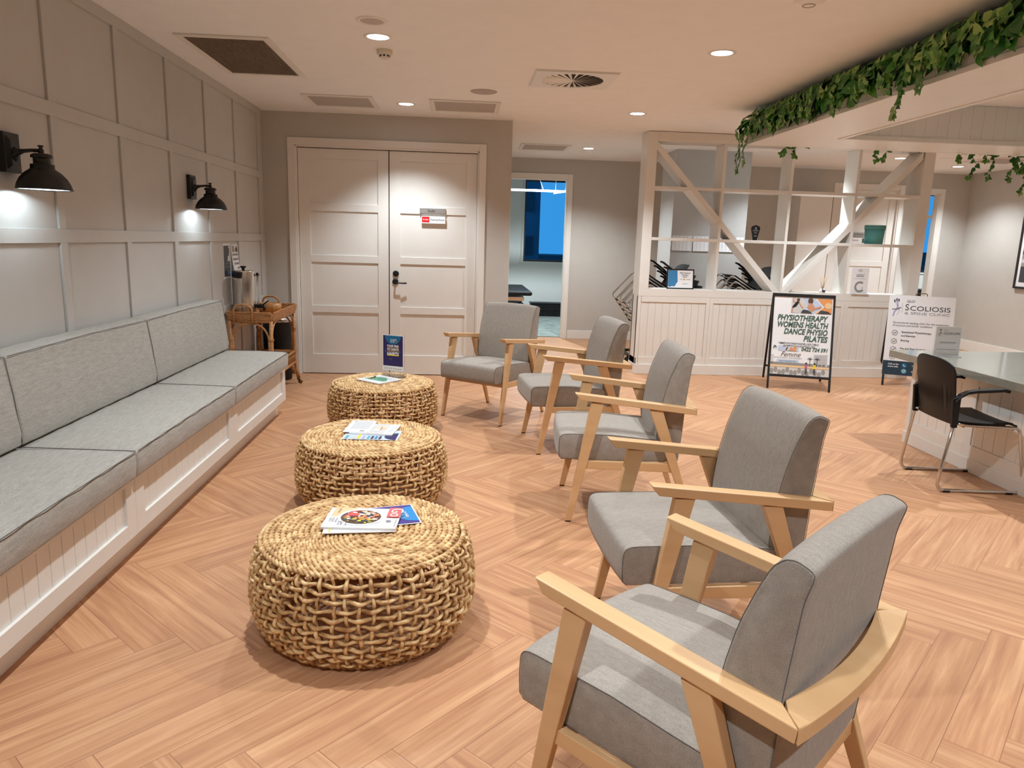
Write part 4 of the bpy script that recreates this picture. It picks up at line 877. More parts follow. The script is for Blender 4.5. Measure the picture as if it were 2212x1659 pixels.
t = thing('reed_diffuser', 'small glass reed diffuser with pale sticks on the divider ledge', 'diffuser', (6.245, .43, .986))
b = MB(); b.lathe([(0, 0), (.032, 0), (.034, .004), (.034, .042), (.028, .048), (.012, .05), (.012, .06), (.010, .06)], seg=24); b.build('bottle', M['acrylic'], t)
b = MB()
for i in range(8): a = i*2.4; b.tube([(.006*math.cos(a), .006*math.sin(a), .03), (.04*math.cos(a), .03*math.sin(a), .17+.012*(i % 3))], .0018, 5)
b.build('reeds', M['ink_sand'], t); b = MB(); b.box(-.02, .02, -.0348, -.034, .012, .034); b.build('bottle_label', M['ink_storm'], t)
t = thing('leaflet_display', 'grey and white certificate of membership standing on the ledge beside the right post', 'certificate', (6.66, .39, .986))
b = MB(); b.box(-.104, .104, -.0015, .0015, .003, .30); b.box(-.104, .104, -.05, .05, 0, .003); b.build('acrylic_holder', M['acrylic'], t)
b = MB(); b.box(-.102, .102, -.004, -.002, .006, .298); b.build('sheet', M['paper'], t)
p = Print((-.102, -.004, .006), (1, 0, 0), (0, 0, 1)); p.rect(0, 0, .204, .292, M['paper'], 1); p.ring(.08, .262, .012, .003, M['ink_lav'], 2); p.ring(.098, .262, .012, .004, M['ink_navy'], 2); p.ring(.116, .262, .012, .003, M['ink_sand'], 2)
p.text('Certificate of', .102, .208, .018, M['ink_dark'], 2, bold=.02, align='CENTER'); p.text('Membership', .102, .190, .018, M['ink_dark'], 2, bold=.02, align='CENTER'); p.rect(.03, .168, .17, .171, M['ink_stone'], 2); p.rect(.07, .12, .14, .125, M['ink_stone'], 3)
p.ring(.11, .075, .065, .024, M['ink_stone'], 2, a0=.9, a1=5.6, n=30); p.rect(.13, .062, .15, .066, M['ink_dark'], 3); p.rect(.125, .04, .145, .043, M['ink_grey'], 3); p.done('print', t)
# ================================================================== black sled chair
def make_sled():
    t = thing('sled_chair', 'x', 'chair'); ch = M['chrome']; bk = M['blackp']
    for s in (-1, 1):
        y = s*.232
        def arc(c, r, a0, a1, n=6): return [(c[0]+r*math.cos(a0+(a1-a0)*i/n), y, c[1]+r*math.sin(a0+(a1-a0)*i/n)) for i in range(n+1)]
        path = [(-.195, s*.20, .445), (-.203, y, .44), (-.25, y, .09)]+arc((-.205, .057), .045, PI*.93, PI*1.5)+[(.22, y, .012)]+arc((.235, .057), .045, -PI/2, .18)+[(.255, y, .18), (.215, y, .38)]+[(.205, y, .415), (.185, y, .428), (.15, s*.225, .43), (-.1, s*.2, .43), (-.17, s*.2, .44)]
        b = MB(); b.tube(path, .0105, 10); fr_ = b.build('sled_frame', ch, t)
        for f in (-.19, .2): b = MB(); b.box(f-.022, f+.022, y-.012, y+.012, 0, .014); b.build('skid_foot', bk, fr_, bevel=.003)
        b = MB(); ypr = s*.238
        b.hexa([Vector((-.218, y-.012, .42)), Vector((-.185, y-.012, .42)), Vector((-.185, y+.012, .42)), Vector((-.218, y+.012, .42))], [Vector((-.235, y-.012, .60)), Vector((-.185, y-.012, .63)), Vector((-.185, y+.012, .63)), Vector((-.235, y+.012, .60))])
        vs = []; fs = []; P_ = [(-.225, .59, .026), (-.19, .633, .026), (-.15, .655, .022), (-.10, .664, .021), (0, .672, .024), (.06, .678, .026), (.10, .670, .018)]
        for (f, z, hw) in P_: vs += [(f, ypr-hw, z), (f, ypr+hw, z), (f, ypr+hw*.7, z-.021), (f, ypr-hw*.7, z-.021)]
        for i in range(len(P_)-1):
            for k in range(4): k2 = (k+1) % 4; fs.append((i*4+k, i*4+k2, (i+1)*4+k2, (i+1)*4+k))
        e = (len(P_)-1)*4; fs += [(0, 1, 2, 3), (e+3, e+2, e+1, e)]
        b.add(vs, fs); b.build('armrest', bk, t, bevel=.004)
    b = MB(); b.tube([(.165, -.225, .418), (.165, .225, .418)], .008, 8); b.tube([(-.12, -.2, .42), (-.12, .2, .42)], .008, 8); b.build('cross_bar', ch, t)
    def shell(name, fn, nu, nv, th, mt=bk):
        vs = [fn(-1+2*i/nu, j/nv) for j in range(nv+1) for i in range(nu+1)]; fs = [(j*(nu+1)+i, j*(nu+1)+i+1, (j+1)*(nu+1)+i+1, (j+1)*(nu+1)+i) for j in range(nv) for i in range(nu)]
        b = MB(); b.add(vs, fs, 0, True); o = b.build(name, mt, t); m_ = o.modifiers.new('thick', 'SOLIDIFY'); m_.thickness = th; m_.offset = 0; m2 = o.modifiers.new('bevel', 'BEVEL'); m2.width = .004; m2.segments = 2; return o
    shell('seat', lambda u, v: (-.175+.395*v-.02*u*u*(1 if v > .9 else 0), u*(.215+.012*math.sin(PI*v)), .447+.012*u*u-.010*math.sin(PI*v)-(.022*max(0, v-.85)/.15)), 12, 14, .012)
    shell('seat_pan', lambda u, v: (-.15+.30*v, u*.18, .432-.014*(1-u*u)), 6, 6, .008, mat('dark_grey_plastic', (48, 49, 52), .5))
    def bf(u, v):
        z = .43+.395*v+.012*(1-u*u)*(1 if v > .9 else 0); f = -.185-.055*v-.035*(1-u*u)*(.4+.6*v)
        band = max(0, 1-abs(v-.42)/.22); f -= .005*band*(1 if int((u+1)*24) % 2 else -1)*(1 if abs(u) < .85 else 0)
        tv = max(0, (v-.8)/.2); z -= .03*tv*abs(u)**5; return (f, u*(.218+.012*v)*(1-.07*tv*tv), z)
    shell('backrest', bf, 48, 20, .011)
    return t
sc = make_sled(); sc.location = (5.33, -3.47, 0); sc.rotation_euler.z = -.095; tag(sc, 'black plastic chair with chrome sled frame at the desk', 'chair')
# nested stacks of the same chair behind the lattice
def stack(x, y, rz, n, where, lean0):
    dolly = thing('chair_dolly', 'low black chair trolley under the stack '+where, 'trolley', (x, y, 0), rz)
    b = MB(); b.box(-.30, .30, -.25, -.20, .10, .13); b.box(-.30, .30, .20, .25, .10, .13); b.box(-.30, -.26, -.2, .2, .10, .13); b.box(.26, .30, -.2, .2, .10, .13)
    for px_ in (-.28, .28):
        for py_ in (-.22, .22): b.lathe([(0, -.012), (.05, -.012), (.05, .012), (0, .012)], seg=16, M=Matrix.Translation((px_, py_, .0505)) @ Matrix.Rotation(PI/2, 4, 'X')); b.box(px_-.006, px_+.006, py_-.02, py_+.02, .05, .105)
    b.build('dolly_frame', M['blackp'], dolly)
    nm = ['bottom', 'second', 'third', 'fourth', 'fifth', 'top']
    for i in range(n):
        c = copy_tree(sc); a = -lean0; k = i*.062
        R_ = Matrix.Rotation(rz, 4, 'Z')
        c.rotation_mode = 'XYZ'; c.rotation_euler = (R_ @ Matrix.Rotation(a, 4, 'Y')).to_euler()
        o_ = R_ @ Vector((.02+k*.75+.0, 0, .40+k*1.05)); c.location = (x+o_.x, y+o_.y, o_.z)
        tag(c, 'black sled chair %s, %s in its stack' % (where, nm[i] if i < n-1 else 'top'), 'chair', 'stacked sled chairs '+where)
stack(4.42, 1.25, PI, 5, 'beside the left end of the divider', .53)
stack(5.52, 1.2, PI, 5, 'behind the middle of the divider', .53)
# ================================================================== reception desk
t = thing('reception_desk', 'white panelled reception desk with a polished grey stone top', 'desk', (5.565, -2.5, 0))
b = MB(); b.box(-.008, 2.6, -4.5, .008, 0, .095); b.build('plinth', wt, t, bevel=.003)
b = MB(); b.box(.014, 2.6, -4.5, -.014, .095, .665); b.box(.0, .014, -.045, -.0, .095, .665); b.box(.014, 2.6, -.014, 0, .095, .665)
y = -.045
while y > -4.4:
    y2 = y-.62; b.box(0, .014, y2, y, .095, .185); b.box(0, .014, y2, y, .595, .665); b.box(0, .014, y2-.075, y2, .095, .665)
    n = 6
    for k in range(n): b.box(.009, .014, y2+(y-y2)*k/n+.0015, y2+(y-y2)*(k+1)/n-.0015, .185, .595)
    y = y2-.075
b.build('desk_body', wt, t, bevel=.001, seg=1)
b = MB(); b.box(-.135, 2.7, -4.6, .12, .668, .72); b.build('desk_top', M['stone'], t, bevel=.002)
t = thing('sign_holder', 'clear acrylic sign holder with a white clinic card on the desk', 'sign holder', (5.68, -2.69, .7215), -.12)
b = MB(); b.box(-.098, .098, -.0015, .0015, 0, .225); b.box(-.098, .098, -.04, .04, 0, .003); b.build('acrylic_holder', M['acrylic'], t)
b = MB(); b.box(-.092, .092, -.004, -.002, .006, .222); b.build('card', M['paper'], t)
def spine(p, u, v, s, mt1, mt2):
    p.line([(u+s*.35*a, v+s*b_) for a, b_ in ((-.1, 0), (.05, .25), (.35, .4), (.45, .6), (.3, .8), (.2, .95))], s*.07, mt1, 3); p.line([(u-s*.1, v+s*.38), (u+s*.15, v+s*.40), (u+s*.32, v+s*.5)], s*.035, mt2, 4)
    for i in range(9): p.disc(u+s*(.12+.12*math.sin(i*.5+.3)), v+s*(.1+.09*i), s*.018, mt2, 4, n=8)
    for a, c in ((-.02, .85), (.08, .92), (.18, .90)): p.disc(u+s*a, v+s*c, s*.035, mt2, 5, ry=s*.085, n=10)
p = Print((-.092, -.004, .006), (1, 0, 0), (0, 0, 1)); spine(p, .025, .145, .055, M['ink_stone'], M['ink_storm']); p.text('QLD', .055, .185, .014, M['ink_grey'], 2); p.text('SCOLIOSIS & SPINE', .055, .158, .024, M['ink_storm'], 2, width=.118)
p.rect(.035, .098, .15, .1005, M['ink_storm'], 2); p.rect(.035, .092, .15, .0935, M['ink_grey'], 2); p.rect(.02, .045, .165, .047, M['ink_storm'], 2); p.done('print', t)
# ================================================================== A-frame signs
def aframe(lb, BL, BR, n, d, ht, board=False):
    """BL, BR: front foot positions; n: horizontal unit away from viewer; d: lean"""
    t = thing('a_frame_sign', lb, 'sign', (*BL, 0)); U = Vector((BR[0]-BL[0], BR[1]-BL[1], 0)); Wd = U.length; U.normalize(); n = Vector((*n, 0)); V = (n*d+Vector((0, 0, ht))); Lv = V.length; V.normalize(); Nn = U.cross(V)
    r = .013
    def P_(u, v, k=0): return U*u+V*v+Nn*k
    def bar(b, a, c, w1=.013): 
        b.tube([a, c], w1*1.25, 4, smooth=False)
    def boxuv(b, u0, u1, v0, v1, k0, k1): b.hexa([P_(u0, v0, k0), P_(u1, v0, k0), P_(u1, v1, k0), P_(u0, v1, k0)], [P_(u0, v0, k1), P_(u1, v0, k1), P_(u1, v1, k1), P_(u0, v1, k1)])
    b = MB()
    boxuv(b, 0, .022, .004, Lv, -.011, .011); boxuv(b, Wd-.022, Wd, .004, Lv, -.011, .011)
    if not board: boxuv(b, .022, Wd-.022, .135, .16, -.011, .011); boxuv(b, .022, Wd-.022, Lv-.035, Lv, -.012, .012)
    else: boxuv(b, .022, Wd-.022, .13, .15, -.011, .011)
    b.build('front_frame', M['black'], t, bevel=.002)
    V2 = (-n*(d*.95)+Vector((0, 0, ht))).normalized(); top = P_(0, Lv, -.03); B0 = n*(2*d+.02)
    b = MB()
    for u in (0, Wd-.022):
        A = B0+U*u+Vector((0, 0, .004)); T_ = P_(u, Lv-.02, -.014); b.hexa([A, A+U*.022, A+U*.022+n*.02, A+n*.02], [T_, T_+U*.022, T_+U*.022+n*.018, T_+n*.018])
    A = B0+Vector((0, 0, .14))-n*(d*.13); b.hexa([A+U*.022, A+U*(Wd-.022), A+U*(Wd-.022)+n*.015, A+U*.022+n*.015], [q+Vector((0, 0, .022)) for q in (A+U*.022, A+U*(Wd-.022), A+U*(Wd-.022)+n*.015, A+U*.022+n*.015)])
    b.build('rear_frame', M['black'], t)
    return t, P_, U, V, Wd, Lv, boxuv
t, P_, U, V, Wd, Lv, bu = aframe('black A-frame sign reading physiotherapy womens health dance physio pilates', (5.336, -.377), (5.942, -.583), (.322, .947), .32, 1.0)
b = MB(); bu(b, .022, Wd-.022, .16, Lv-.035, -.004, .004); b.build('poster_panel', M['paper'], t)
p = Print(P_(.022, .16, .0045), U, V, .0008); w_, h_ = Wd-.044, Lv-.195
k = h_
cols = [('PHYSIOTHERAPY', .690, .885), ('WOMENS HEALTH', .602, .885), ('DANCE PHYSIO', .515, .76), ('PILATES', .430, .42)]
for s_, v, wd in cols:
    p.text(s_, w_*.955-w_*wd, k*v+.006, .084, M['ink_green'], 3, bold=.032, shear=.22, width=w_*wd*.97)
p.text('FEMMEPHYSIOTHERAPYANDWELLNESS.COM.AU', w_*.12, k*.388, .030, M['ink_dark'], 3, bold=.006, shear=.2, width=w_*.68); p.text('@FEMMEPHYSIOTHERAPYWELLNESS', w_*.20, k*.356, .028, M['ink_dark'], 3, bold=.006, shear=.2, width=w_*.54)
p.text('P:', w_*.03, k*.325, .05, M['ink_green'], 3, bold=.03, shear=.2); p.text('0422 724 591', w_*.51, k*.312, .055, M['ink_green'], 3, bold=.03, shear=.2, width=w_*.44)
# photo strip top right (chevron-cut pictures)
p.poly([(w_*.30, k*.795), (w_*.30, k*.985), (w_*.46, k*.985), (w_*.58, k*.885), (w_*.43, k*.795)], M['ink_mist'], 2); p.poly([(w_*.48, k*.985), (w_*.70, k*.985), (w_*.83, k*.885), (w_*.68, k*.795), (w_*.45, k*.795), (w_*.60, k*.885)], M['ink_sky'], 2); p.poly([(w_*.73, k*.985), (w_*.985, k*.985), (w_*.985, k*.795), (w_*.71, k*.795), (w_*.86, k*.885)], M['ink_orange'], 2)
p.line([(w_*.33, k*.985), (w_*.33, k*.93), (w_*.37, k*.935)], .012, M['ink_skin'], 3); p.disc(w_*.41, k*.965, .017, M['ink_brown'], 4); p.poly([(w_*.36, k*.925), (w_*.40, k*.95), (w_*.43, k*.935), (w_*.38, k*.875), (w_*.32, k*.855), (w_*.31, k*.87)], M['ink_black'], 4); p.line([(w_*.42, k*.94), (w_*.46, k*.885), (w_*.50, k*.86)], .010, M['ink_skin'], 4); p.line([(w_*.32, k*.86), (w_*.31, k*.80)], .014, M['ink_skin'], 4)
p.disc(w_*.62, k*.955, .026, M['ink_brown'], 4, ry=.036); p.poly([(w_*.57, k*.88), (w_*.60, k*.93), (w_*.65, k*.92), (w_*.70, k*.87), (w_*.80, k*.895), (w_*.80, k*.87), (w_*.70, k*.845), (w_*.62, k*.81)], M['ink_skin'], 5); p.poly([(w_*.46, k*.797), (w_*.50, k*.84), (w_*.58, k*.835), (w_*.66, k*.797)], M['ink_storm'], 6); p.poly([(w_*.75, k*.797), (w_*.80, k*.84), (w_*.92, k*.83), (w_*.98, k*.797)], M['ink_storm'], 4); p.disc(w_*.92, k*.90, .035, M['ink_sand'], 4)
# small repeat strip beside the phone number
p.rect(w_*.12, k*.30, w_*.47, k*.368, M['ink_sky'], 2); p.rect(w_*.24, k*.305, w_*.43, k*.362, M['ink_mist'], 4); p.poly([(w_*.30, k*.305), (w_*.33, k*.35), (w_*.37, k*.34), (w_*.38, k*.305)], M['ink_skin'], 5); p.rect(w_*.38, k*.305, w_*.43, k*.362, M['ink_orange'], 5); p.poly([(w_*.245, k*.31), (w_*.27, k*.355), (w_*.285, k*.35), (w_*.265, k*.31)], M['ink_storm'], 6)
p.text('Femme', w_*.16, k*.232, .075, M['ink_brown'], 4, shear=.45, width=w_*.34, bold=-.004); p.text('PHYSIOTHERAPY AND WELLNESS', w_*.06, k*.206, .02, M['ink_stone'], 4, width=w_*.47); p.rect(w_*.11, k*.155, w_*.48, k*.19, M['ink_sky'], 4); p.text('NOW AT SCOLIOSIS CLINIC', w_*.15, k*.163, .022, M['ink_dark'], 5, width=w_*.29)
# river picture at the foot
p.rect(0, 0, w_, k*.11, M['ink_mist'], 2); p.rect(0, k*.11, w_, k*.155, M['ink_stone'], 2); p.poly([(w_*.73, k*.13), (w_*.73, k*.27), (w_*.96, k*.285), (w_*.96, k*.13)], M['ink_mist'], 3)
for i in range(7): p.rect(w_*.74, k*(.15+.018*i), w_*.95, k*(.155+.018*i), M['ink_grey'], 4)
p.rect(0, k*.13, w_*.05, k*.25, M['ink_mist'], 3); p.rect(0, k*.095, w_, k*.12, M['ink_sand'], 5)
for i in range(14): u = .03+i*.067; p.disc(w_*u, k*(.04+.02*math.sin(i*2)), .02, M['ink_stone'], 3, ry=.03); p.disc(w_*u, k*.143, .018, M['ink_stone'], 3, ry=.012)
for u in (.67, .79): p.line([(w_*u, k*.13), (w_*u, k*.21)], .005, M['ink_storm'], 6); [p.line([(w_*u, k*.21), (w_*u+.03*math.cos(a), k*.21+.022*math.sin(a))], .005, M['ink_storm'], 6) for a in (.2, 1, 1.6, 2.2, 3)]
for u, mt in ((.61, 'ink_pink'), (.75, 'ink_yellow')):
    p.disc(w_*u, k*.155, .009, M['ink_black'], 7, ry=.012); p.poly([(w_*u-.012, k*.09), (w_*u+.012, k*.09), (w_*u+.012, k*.143), (w_*u-.012, k*.143)], M[mt], 7); p.line([(w_*u-.005, k*.09), (w_*u-.006, k*.02)], .008, M['ink_storm'], 7); p.line([(w_*u+.005, k*.09), (w_*u+.007, k*.02)], .008, M['ink_storm'], 7)
p.done('print', t)
c_ = (.89, -.45); l_ = math.hypot(*c_); c_ = (c_[0]/l_, c_[1]/l_)
t, P_, U, V, Wd, Lv, bu = aframe('white QLD Scoliosis and Spine Clinic A-frame board behind the desk', (6.79, -.092), (6.79+.64*c_[0], -.092+.64*c_[1]), (-c_[1], c_[0]), .27, .985, True)
b = MB(); bu(b, -.008, Wd+.008, .125, Lv+.012, .012, .018); b.build('sign_board', M['paper'], t)
b = MB(); b.tube([P_(Wd*.40, Lv-.0, -.012), P_(Wd*.405, Lv+.04, -.012), P_(Wd*.42, Lv+.048, -.012), P_(Wd*.56, Lv+.048, -.012), P_(Wd*.575, Lv+.04, -.012), P_(Wd*.58, Lv, -.012)], .005, 8); b.tube([P_(0.01, Lv, -.012), P_(Wd-.01, Lv, -.012)], .006, 8); b.build('carry_handle', mat('aged_brass_wire', (110, 92, 60), .4, .7), t)
p = Print(P_(-.008, .125, .0185), U, V, .0008); w_, h_ = Wd+.016, Lv-.113
p.rect(0, 0, w_, h_*.175, M['ink_navyteal'], 1); spine(p, w_*.09, h_*.735, h_*.225, M['ink_lav'], M['ink_storm']); p.line([(w_*.21, h_*.78), (w_*.21, h_*.90)], .003, M['ink_grey'], 2)
p.text('QLD', w_*.27, h_*.915, .036, M['ink_storm'], 2, width=w_*.12); p.text('S', w_*.25, h_*.815, .10, M['ink_storm'], 2, width=w_*.055); p.text('COLIOSIS', w_*.325, h_*.815, .075, M['ink_storm'], 2, width=w_*.60); p.text('& SPINE CLINIC', w_*.25, h_*.765, .040, M['ink_grey'], 2, width=w_*.68)
p.text('Queenslands leading clinic for the treatment', w_*.09, h_*.645, .030, M['ink_storm'], 2, width=w_*.84); p.text('of scoliosis and similar conditions', w_*.09, h_*.61, .030, M['ink_storm'], 2, width=w_*.60)
for i, (v, a, c) in enumerate(((.525, 'Specialised Physiotherapy', 'and Exercise'), (.42, 'Bracing', ''), (.32, 'Pre and Post Surgical', 'care'), (.225, '', ''))):
    p.ring(w_*.135, h_*v, .030, .004, M['ink_storm'], 2, n=28); p.line([(w_*.135-.014, h_*v+.002), (w_*.135-.003, h_*v-.010), (w_*.135+.017, h_*v+.013)], .006, M['ink_storm'], 2)
    if a: p.text(a, w_*.235, h_*v+.004, .03, M['ink_storm'], 2, bold=.015, width=w_*.018*len(a))
    if c: p.text(c, w_*.235, h_*v-.038, .03, M['ink_storm'], 2, bold=.015, width=w_*.018*len(c))
p.text('Call us for', w_*.08, h_*.125, .026, M['paper'], 2, bold=.02); p.text('more info', w_*.08, h_*.095, .026, M['paper'], 2, bold=.02); p.disc(w_*.33, h_*.125, .026, M['ink_teal'], 2); p.disc(w_*.33, h_*.055, .026, M['ink_aqua'], 2); p.line([(w_*.33-.01, h_*.125+.012), (w_*.33-.006, h_*.125-.004), (w_*.33+.010, h_*.125-.011)], .006, M['paper'], 3); p.ring(w_*.33, h_*.055, .014, .003, M['paper'], 3); p.text('+61', w_*.44, h_*.115, .03, M['paper'], 2); p.text('www.', w_*.44, h_*.045, .03, M['paper'], 2); p.done('print', t)
# ================================================================== framed picture on the right wall
t = thing('framed_photograph', 'black framed black and white photograph at the right edge of the wall', 'picture', (XR-.03, 1.52, 1.02))
b = MB(); b.box(-.005, .028, -.6, .6, 0, .03); b.box(-.005, .028, -.6, .6, .97, 1.0); b.box(-.005, .028, -.6, -.57, .03, .97); b.box(-.005, .028, .57, .6, .03, .97); b.build('frame', M['black'], t)
b = MB(); b.box(.008, .02, -.57, .57, .03, .97); b.build('mount', M['paper'], t)
p = Print((.008, .57, .03), (0, -1, 0), (0, 0, 1)); p.rect(.05, .06, 1.09, .88, M['ink_stone'], 1); p.rect(.05, .06, 1.09, .28, M['ink_storm'], 2); p.rect(.05, .33, 1.09, .38, M['ink_mist'], 2); p.rect(.05, .45, 1.09, .50, M['ink_storm'], 2); p.done('print', t)
# ================================================================== ceiling planter frame with trailing greenery
t = thing('ceiling_planter', 'white boarded planter frame hung under the ceiling above the desk', 'ceiling planter', (0, 0, 0))
RX0, RX1, RX2, RX3 = 4.63, 5.195, 8.0, 8.56; RY0, RY1, RY2, RY3 = -1.10, -1.70, -6.4, -7.0; Z0 = 2.396
b = MB()
for (x0, x1, y0, y1) in ((RX0, RX3, RY1, RY0), (RX0, RX3, RY3, RY2), (RX0, RX1, RY2, RY1), (RX2, RX3, RY2, RY1)): b.box(x0, x1, y0, y1, Z0, Z0+.018)
b.build('soffit', wt, t)
b = MB(); b.box(RX0-.012, RX0+.006, RY3, RY0+.012, Z0-.001, Z0+.125); b.box(RX3-.006, RX3+.012, RY3, RY0+.012, Z0-.001, Z0+.125); b.box(RX0-.012, RX3, RY0-.006, RY0+.012, Z0-.001, Z0+.125); b.box(RX0-.012, RX3, RY3-.012, RY3+.006, Z0-.001, Z0+.125)
b.box(RX0-.022, RX0-.012, RY3, RY0+.022, Z0-.001, Z0+.028); b.box(RX0-.022, RX3, RY0+.012, RY0+.022, Z0-.001, Z0+.028); b.box(RX0-.018, RX0+.006, RY3, RY0+.018, Z0+.12, Z0+.13)
y = RY0
while y > RY3: b.box(RX0-.0135, RX0-.012, y-.094, y-.004, Z0+.028, Z0+.12); y -= .1
b.build('outer_fascia', wt, t)
b = MB(); b.box(RX1-.006, RX1+.006, RY2, RY1, Z0, H-.002); b.box(RX2-.006, RX2+.006, RY2, RY1, Z0, H-.002); b.box(RX1, RX2, RY1-.006, RY1+.006, Z0, H-.002); b.box(RX1, RX2, RY2-.006, RY2+.006, Z0, H-.002)
x = RX1+.01
while x < RX2-.1: b.box(x, x+.094, RY1-.0085, RY1-.006, Z0+.03, H-.002); x += .1
b.build('inner_lining', wt, t)
b = MB(); b.box(RX1+.006, RX1+.02, RY2, RY1, Z0-.004, Z0+.028); b.box(RX1, RX2, RY1-.022, RY1-.0085, Z0-.004, Z0+.028); b.box(RX1-.025, RX1+.006, RY2, RY1, Z0-.006, Z0); b.box(RX1-.025, RX2, RY1-.006, RY1+.025, Z0-.006, Z0)
b.build('moulding', wt, t)
def leafmat(nm_, c1, c2, c3):
    m, nt, b_ = nodes(nm_); L = nt.links; g = N(nt, 'ShaderNodeNewGeometry')
    rp = N(nt, 'ShaderNodeValToRGB'); e = rp.color_ramp.elements; e[0].position = 0; e[0].color = (*lin(c1), 1); e[1].position = 1; e[1].color = (*lin(c3), 1); q = e.new(.55); q.color = (*lin(c2), 1)
    L.new(g.outputs['Random Per Island'], rp.inputs[0])
    tc = N(nt, 'ShaderNodeTexCoord'); no = N(nt, 'ShaderNodeTexNoise'); no.inputs['Scale'].default_value = 45; L.new(tc.outputs['Object'], no.inputs[0]); mr = N(nt, 'ShaderNodeMapRange'); mr.inputs[1].default_value = .66; mr.inputs[2].default_value = .72; L.new(no.outputs[0], mr.inputs[0])
    mx = N(nt, 'ShaderNodeMix', data_type='RGBA'); L.new(mr.outputs[0], mx.inputs[0]); L.new(rp.outputs[0], mx.inputs[6]); mx.inputs[7].default_value = (*lin((176, 190, 120)), 1)
    L.new(mx.outputs[2], b_.inputs['Base Color']); b_.inputs['Roughness'].default_value = .42; return m
LM = leafmat('variegated_green_leaf', (26, 74, 24), (44, 112, 36), (76, 144, 50)); YM = leafmat('young_bright_leaf', (58, 112, 38), (92, 146, 56), (150, 178, 92)); SM = mat('vine_stem', (58, 70, 34), .7)
def leafgeo(b, pos, dirv, up, s):
    d = dirv.normalized(); n_ = (up-d*up.dot(d)); n_ = n_.normalized() if n_.length > 1e-4 else d.orthogonal().normalized(); r_ = d.cross(n_)
    pr = [(0, 0), (-.09, .16), (-.05, .33), (.10, .46), (.28, .47), (.50, .38), (.72, .24), (.90, .09)]
    mid = [pos+d*s*q-n_*s*(.16*q*q) for q in (.1, .3, .5, .72)]
    f_ = lambda a, w_, g: pos+d*s*a+r_*s*w_*g+n_*s*(.20*w_-.18*a*a)
    L_ = [f_(a, w_, 1) for a, w_ in pr[1:]]; R_ = [f_(a, w_, -1) for a, w_ in pr[1:]]; tip = pos+d*s*1.06-n_*s*.2
    V_ = [pos]+mid+[tip]+L_+R_  # 0 base, 1-4 midrib, 5 tip... left from 6-? indexes below
    l0 = 5+1; V_ = [pos]+mid+[tip]+L_+R_; l0 = 6; nL = len(L_); r0 = l0+nL; l0 -= 0
    def side(o_, fl):
        q = [(0, o_, o_+1), (0, o_+1, o_+2, 1), (1, o_+2, o_+3, 2), (2, o_+3, o_+4, 3), (3, o_+4, o_+5, 4), (4, o_+5, o_+6, 5)]
        return [tuple(reversed(x_)) if fl else x_ for x_ in q]
    b.add(V_, side(l0, False)+side(r0, True), 0, True)
rg = random.Random(11)
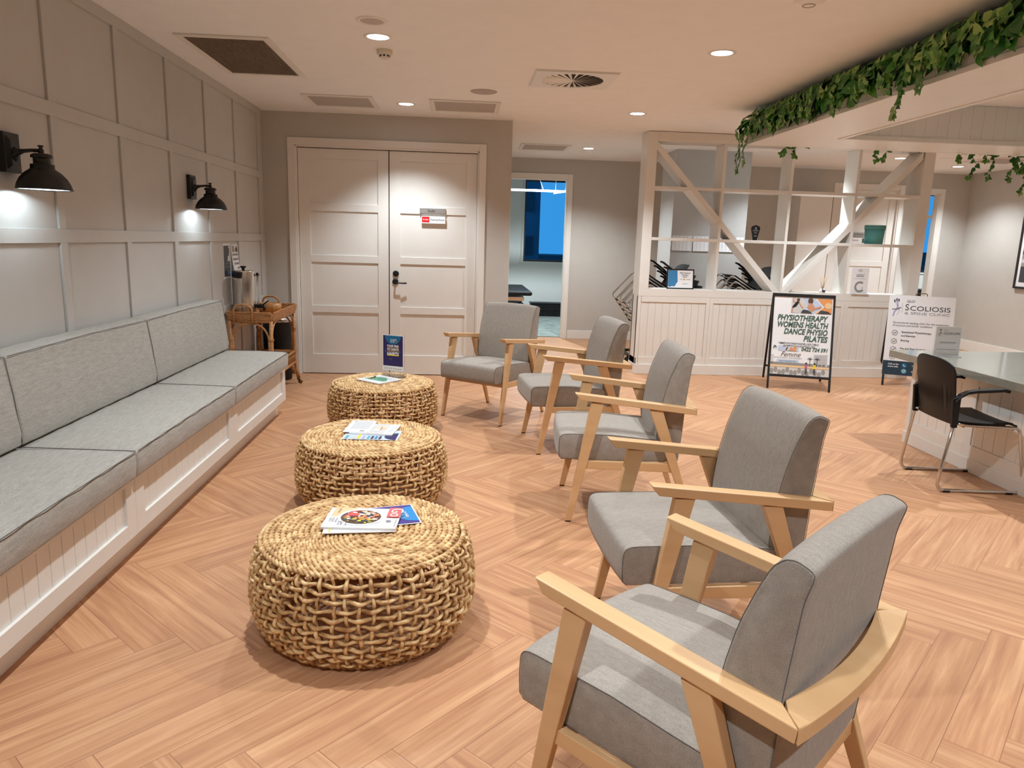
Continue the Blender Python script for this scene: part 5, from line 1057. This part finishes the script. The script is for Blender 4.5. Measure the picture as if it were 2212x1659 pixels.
def plant(x, y, lb, n, out=Vector((-1, 0, 0)), along=Vector((0, 1, 0)), spread=.36, vines=3, vl=.16, size=.055):
    t = thing('trailing_pothos', lb, 'plant', (x, y, Z0+.018), group='trailing pothos plants in the ceiling planter'); b = MB(); sb = MB(); st = MB()
    def surf(th, rad=1.0): return out*(-.02+.155*math.sin(th)*rad)+Vector((0, 0, min(.085+.15*math.cos(th)*rad, .262)))
    def up_(th): return out*math.sin(th)+Vector((0, 0, math.cos(th)))
    for i in range(n): # broad dark leaves over the mound and its lip
        th = rg.uniform(-.2, rg.choice([1.35, 1.6, 1.9])); pos = along*rg.uniform(-1, 1)*spread+surf(th, rg.uniform(.6, 1.12)); s = size*rg.uniform(.8, 1.75)
        d = out*rg.uniform(.0, .7)+along*rg.uniform(-1, 1)+Vector((0, 0, rg.uniform(-1, .1)))
        if pos.z+s*.4 > .26: d.z = -abs(d.z)-.3
        leafgeo(b, pos, d, up_(th)*.9+out*.4+Vector((rg.uniform(-.4, .4), rg.uniform(-.4, .4), rg.uniform(-.3, .3))), s)
    def sprig(pos, nrm, s):
        for k in range(rg.randint(4, 6)):
            a = k*1.35+rg.random(); e1 = along; e2 = nrm.cross(along).normalized(); d = e1*math.cos(a)+e2*math.sin(a)+nrm*.35+Vector((0, 0, -.25)); leafgeo(sb, pos+d*.012, d, nrm, s*rg.uniform(.6, 1.15))
    for i in range(int(n*.13)): th = rg.uniform(.2, 1.9); sprig(along*rg.uniform(-1, 1)*spread+surf(th, rg.uniform(1.0, 1.2)), up_(th)+out*.4, size*.8)
    for v in range(vines):
        a = rg.uniform(-1, 1)*spread*.8; L_ = vl*rg.uniform(.5, 1.1); n2 = max(3, int(L_/.035)); pts = [along*a+out*.0+Vector((0, 0, .16)), along*a+out*.10+Vector((0, 0, .14))]
        for k in range(n2):
            q = (k+1)/n2; pts.append(along*(a+.03*math.sin(k*1.3+v))+out*(.125+.03*math.sin(q*2))+Vector((0, 0, .12-L_*q)))
            leafgeo(b, pts[-1], along*rg.choice([-1, 1])*rg.uniform(.5, 1)+Vector((0, 0, -.6))+out*rg.uniform(0, .6), out+Vector((0, 0, .3)), size*rg.uniform(.7, 1.5)*(1-.4*q))
        sprig(pts[-1], out, size*.6); st.tube(pts, .0022, 5)
    for k in range(5): a = rg.uniform(-1, 1)*spread; st.tube([along*a*.3-out*.2+Vector((0, 0, .02)), along*a*.7+out*(-.02)+Vector((0, 0, .17)), along*a+out*.12+Vector((0, 0, .13))], .003, 5)
    b.build('foliage', LM, t); sb.build('young_leaves', YM, t); st.build('stems', SM, t)
nm = ['first', 'second', 'third', 'fourth', 'fifth', 'sixth', 'seventh', 'eighth', 'ninth', 'tenth', 'eleventh']
for i in range(11):
    y = -1.28-i*.36
    plant(RX0+.05, y, 'green trailing pothos in the long side of the ceiling planter, %s from the lattice end' % nm[i], 108, vines=3 if i in (0, 7) else 2, vl=[.36, .12, .10, .12, .14, .08, .12, .30, .12, .08, .10][i], size=.062, spread=.24)
for i, x in enumerate((5.0, 5.9, 6.9, 7.4)):
    plant(x, RY0-.05, 'pothos sprig hanging off the far side of the ceiling planter, %s from the left' % nm[i], 55, out=Vector((0, 1, 0)), along=Vector((1, 0, 0)), vines=[2, 2, 4, 5][i], vl=[.2, .22, .34, .42][i], size=.055, spread=.22)
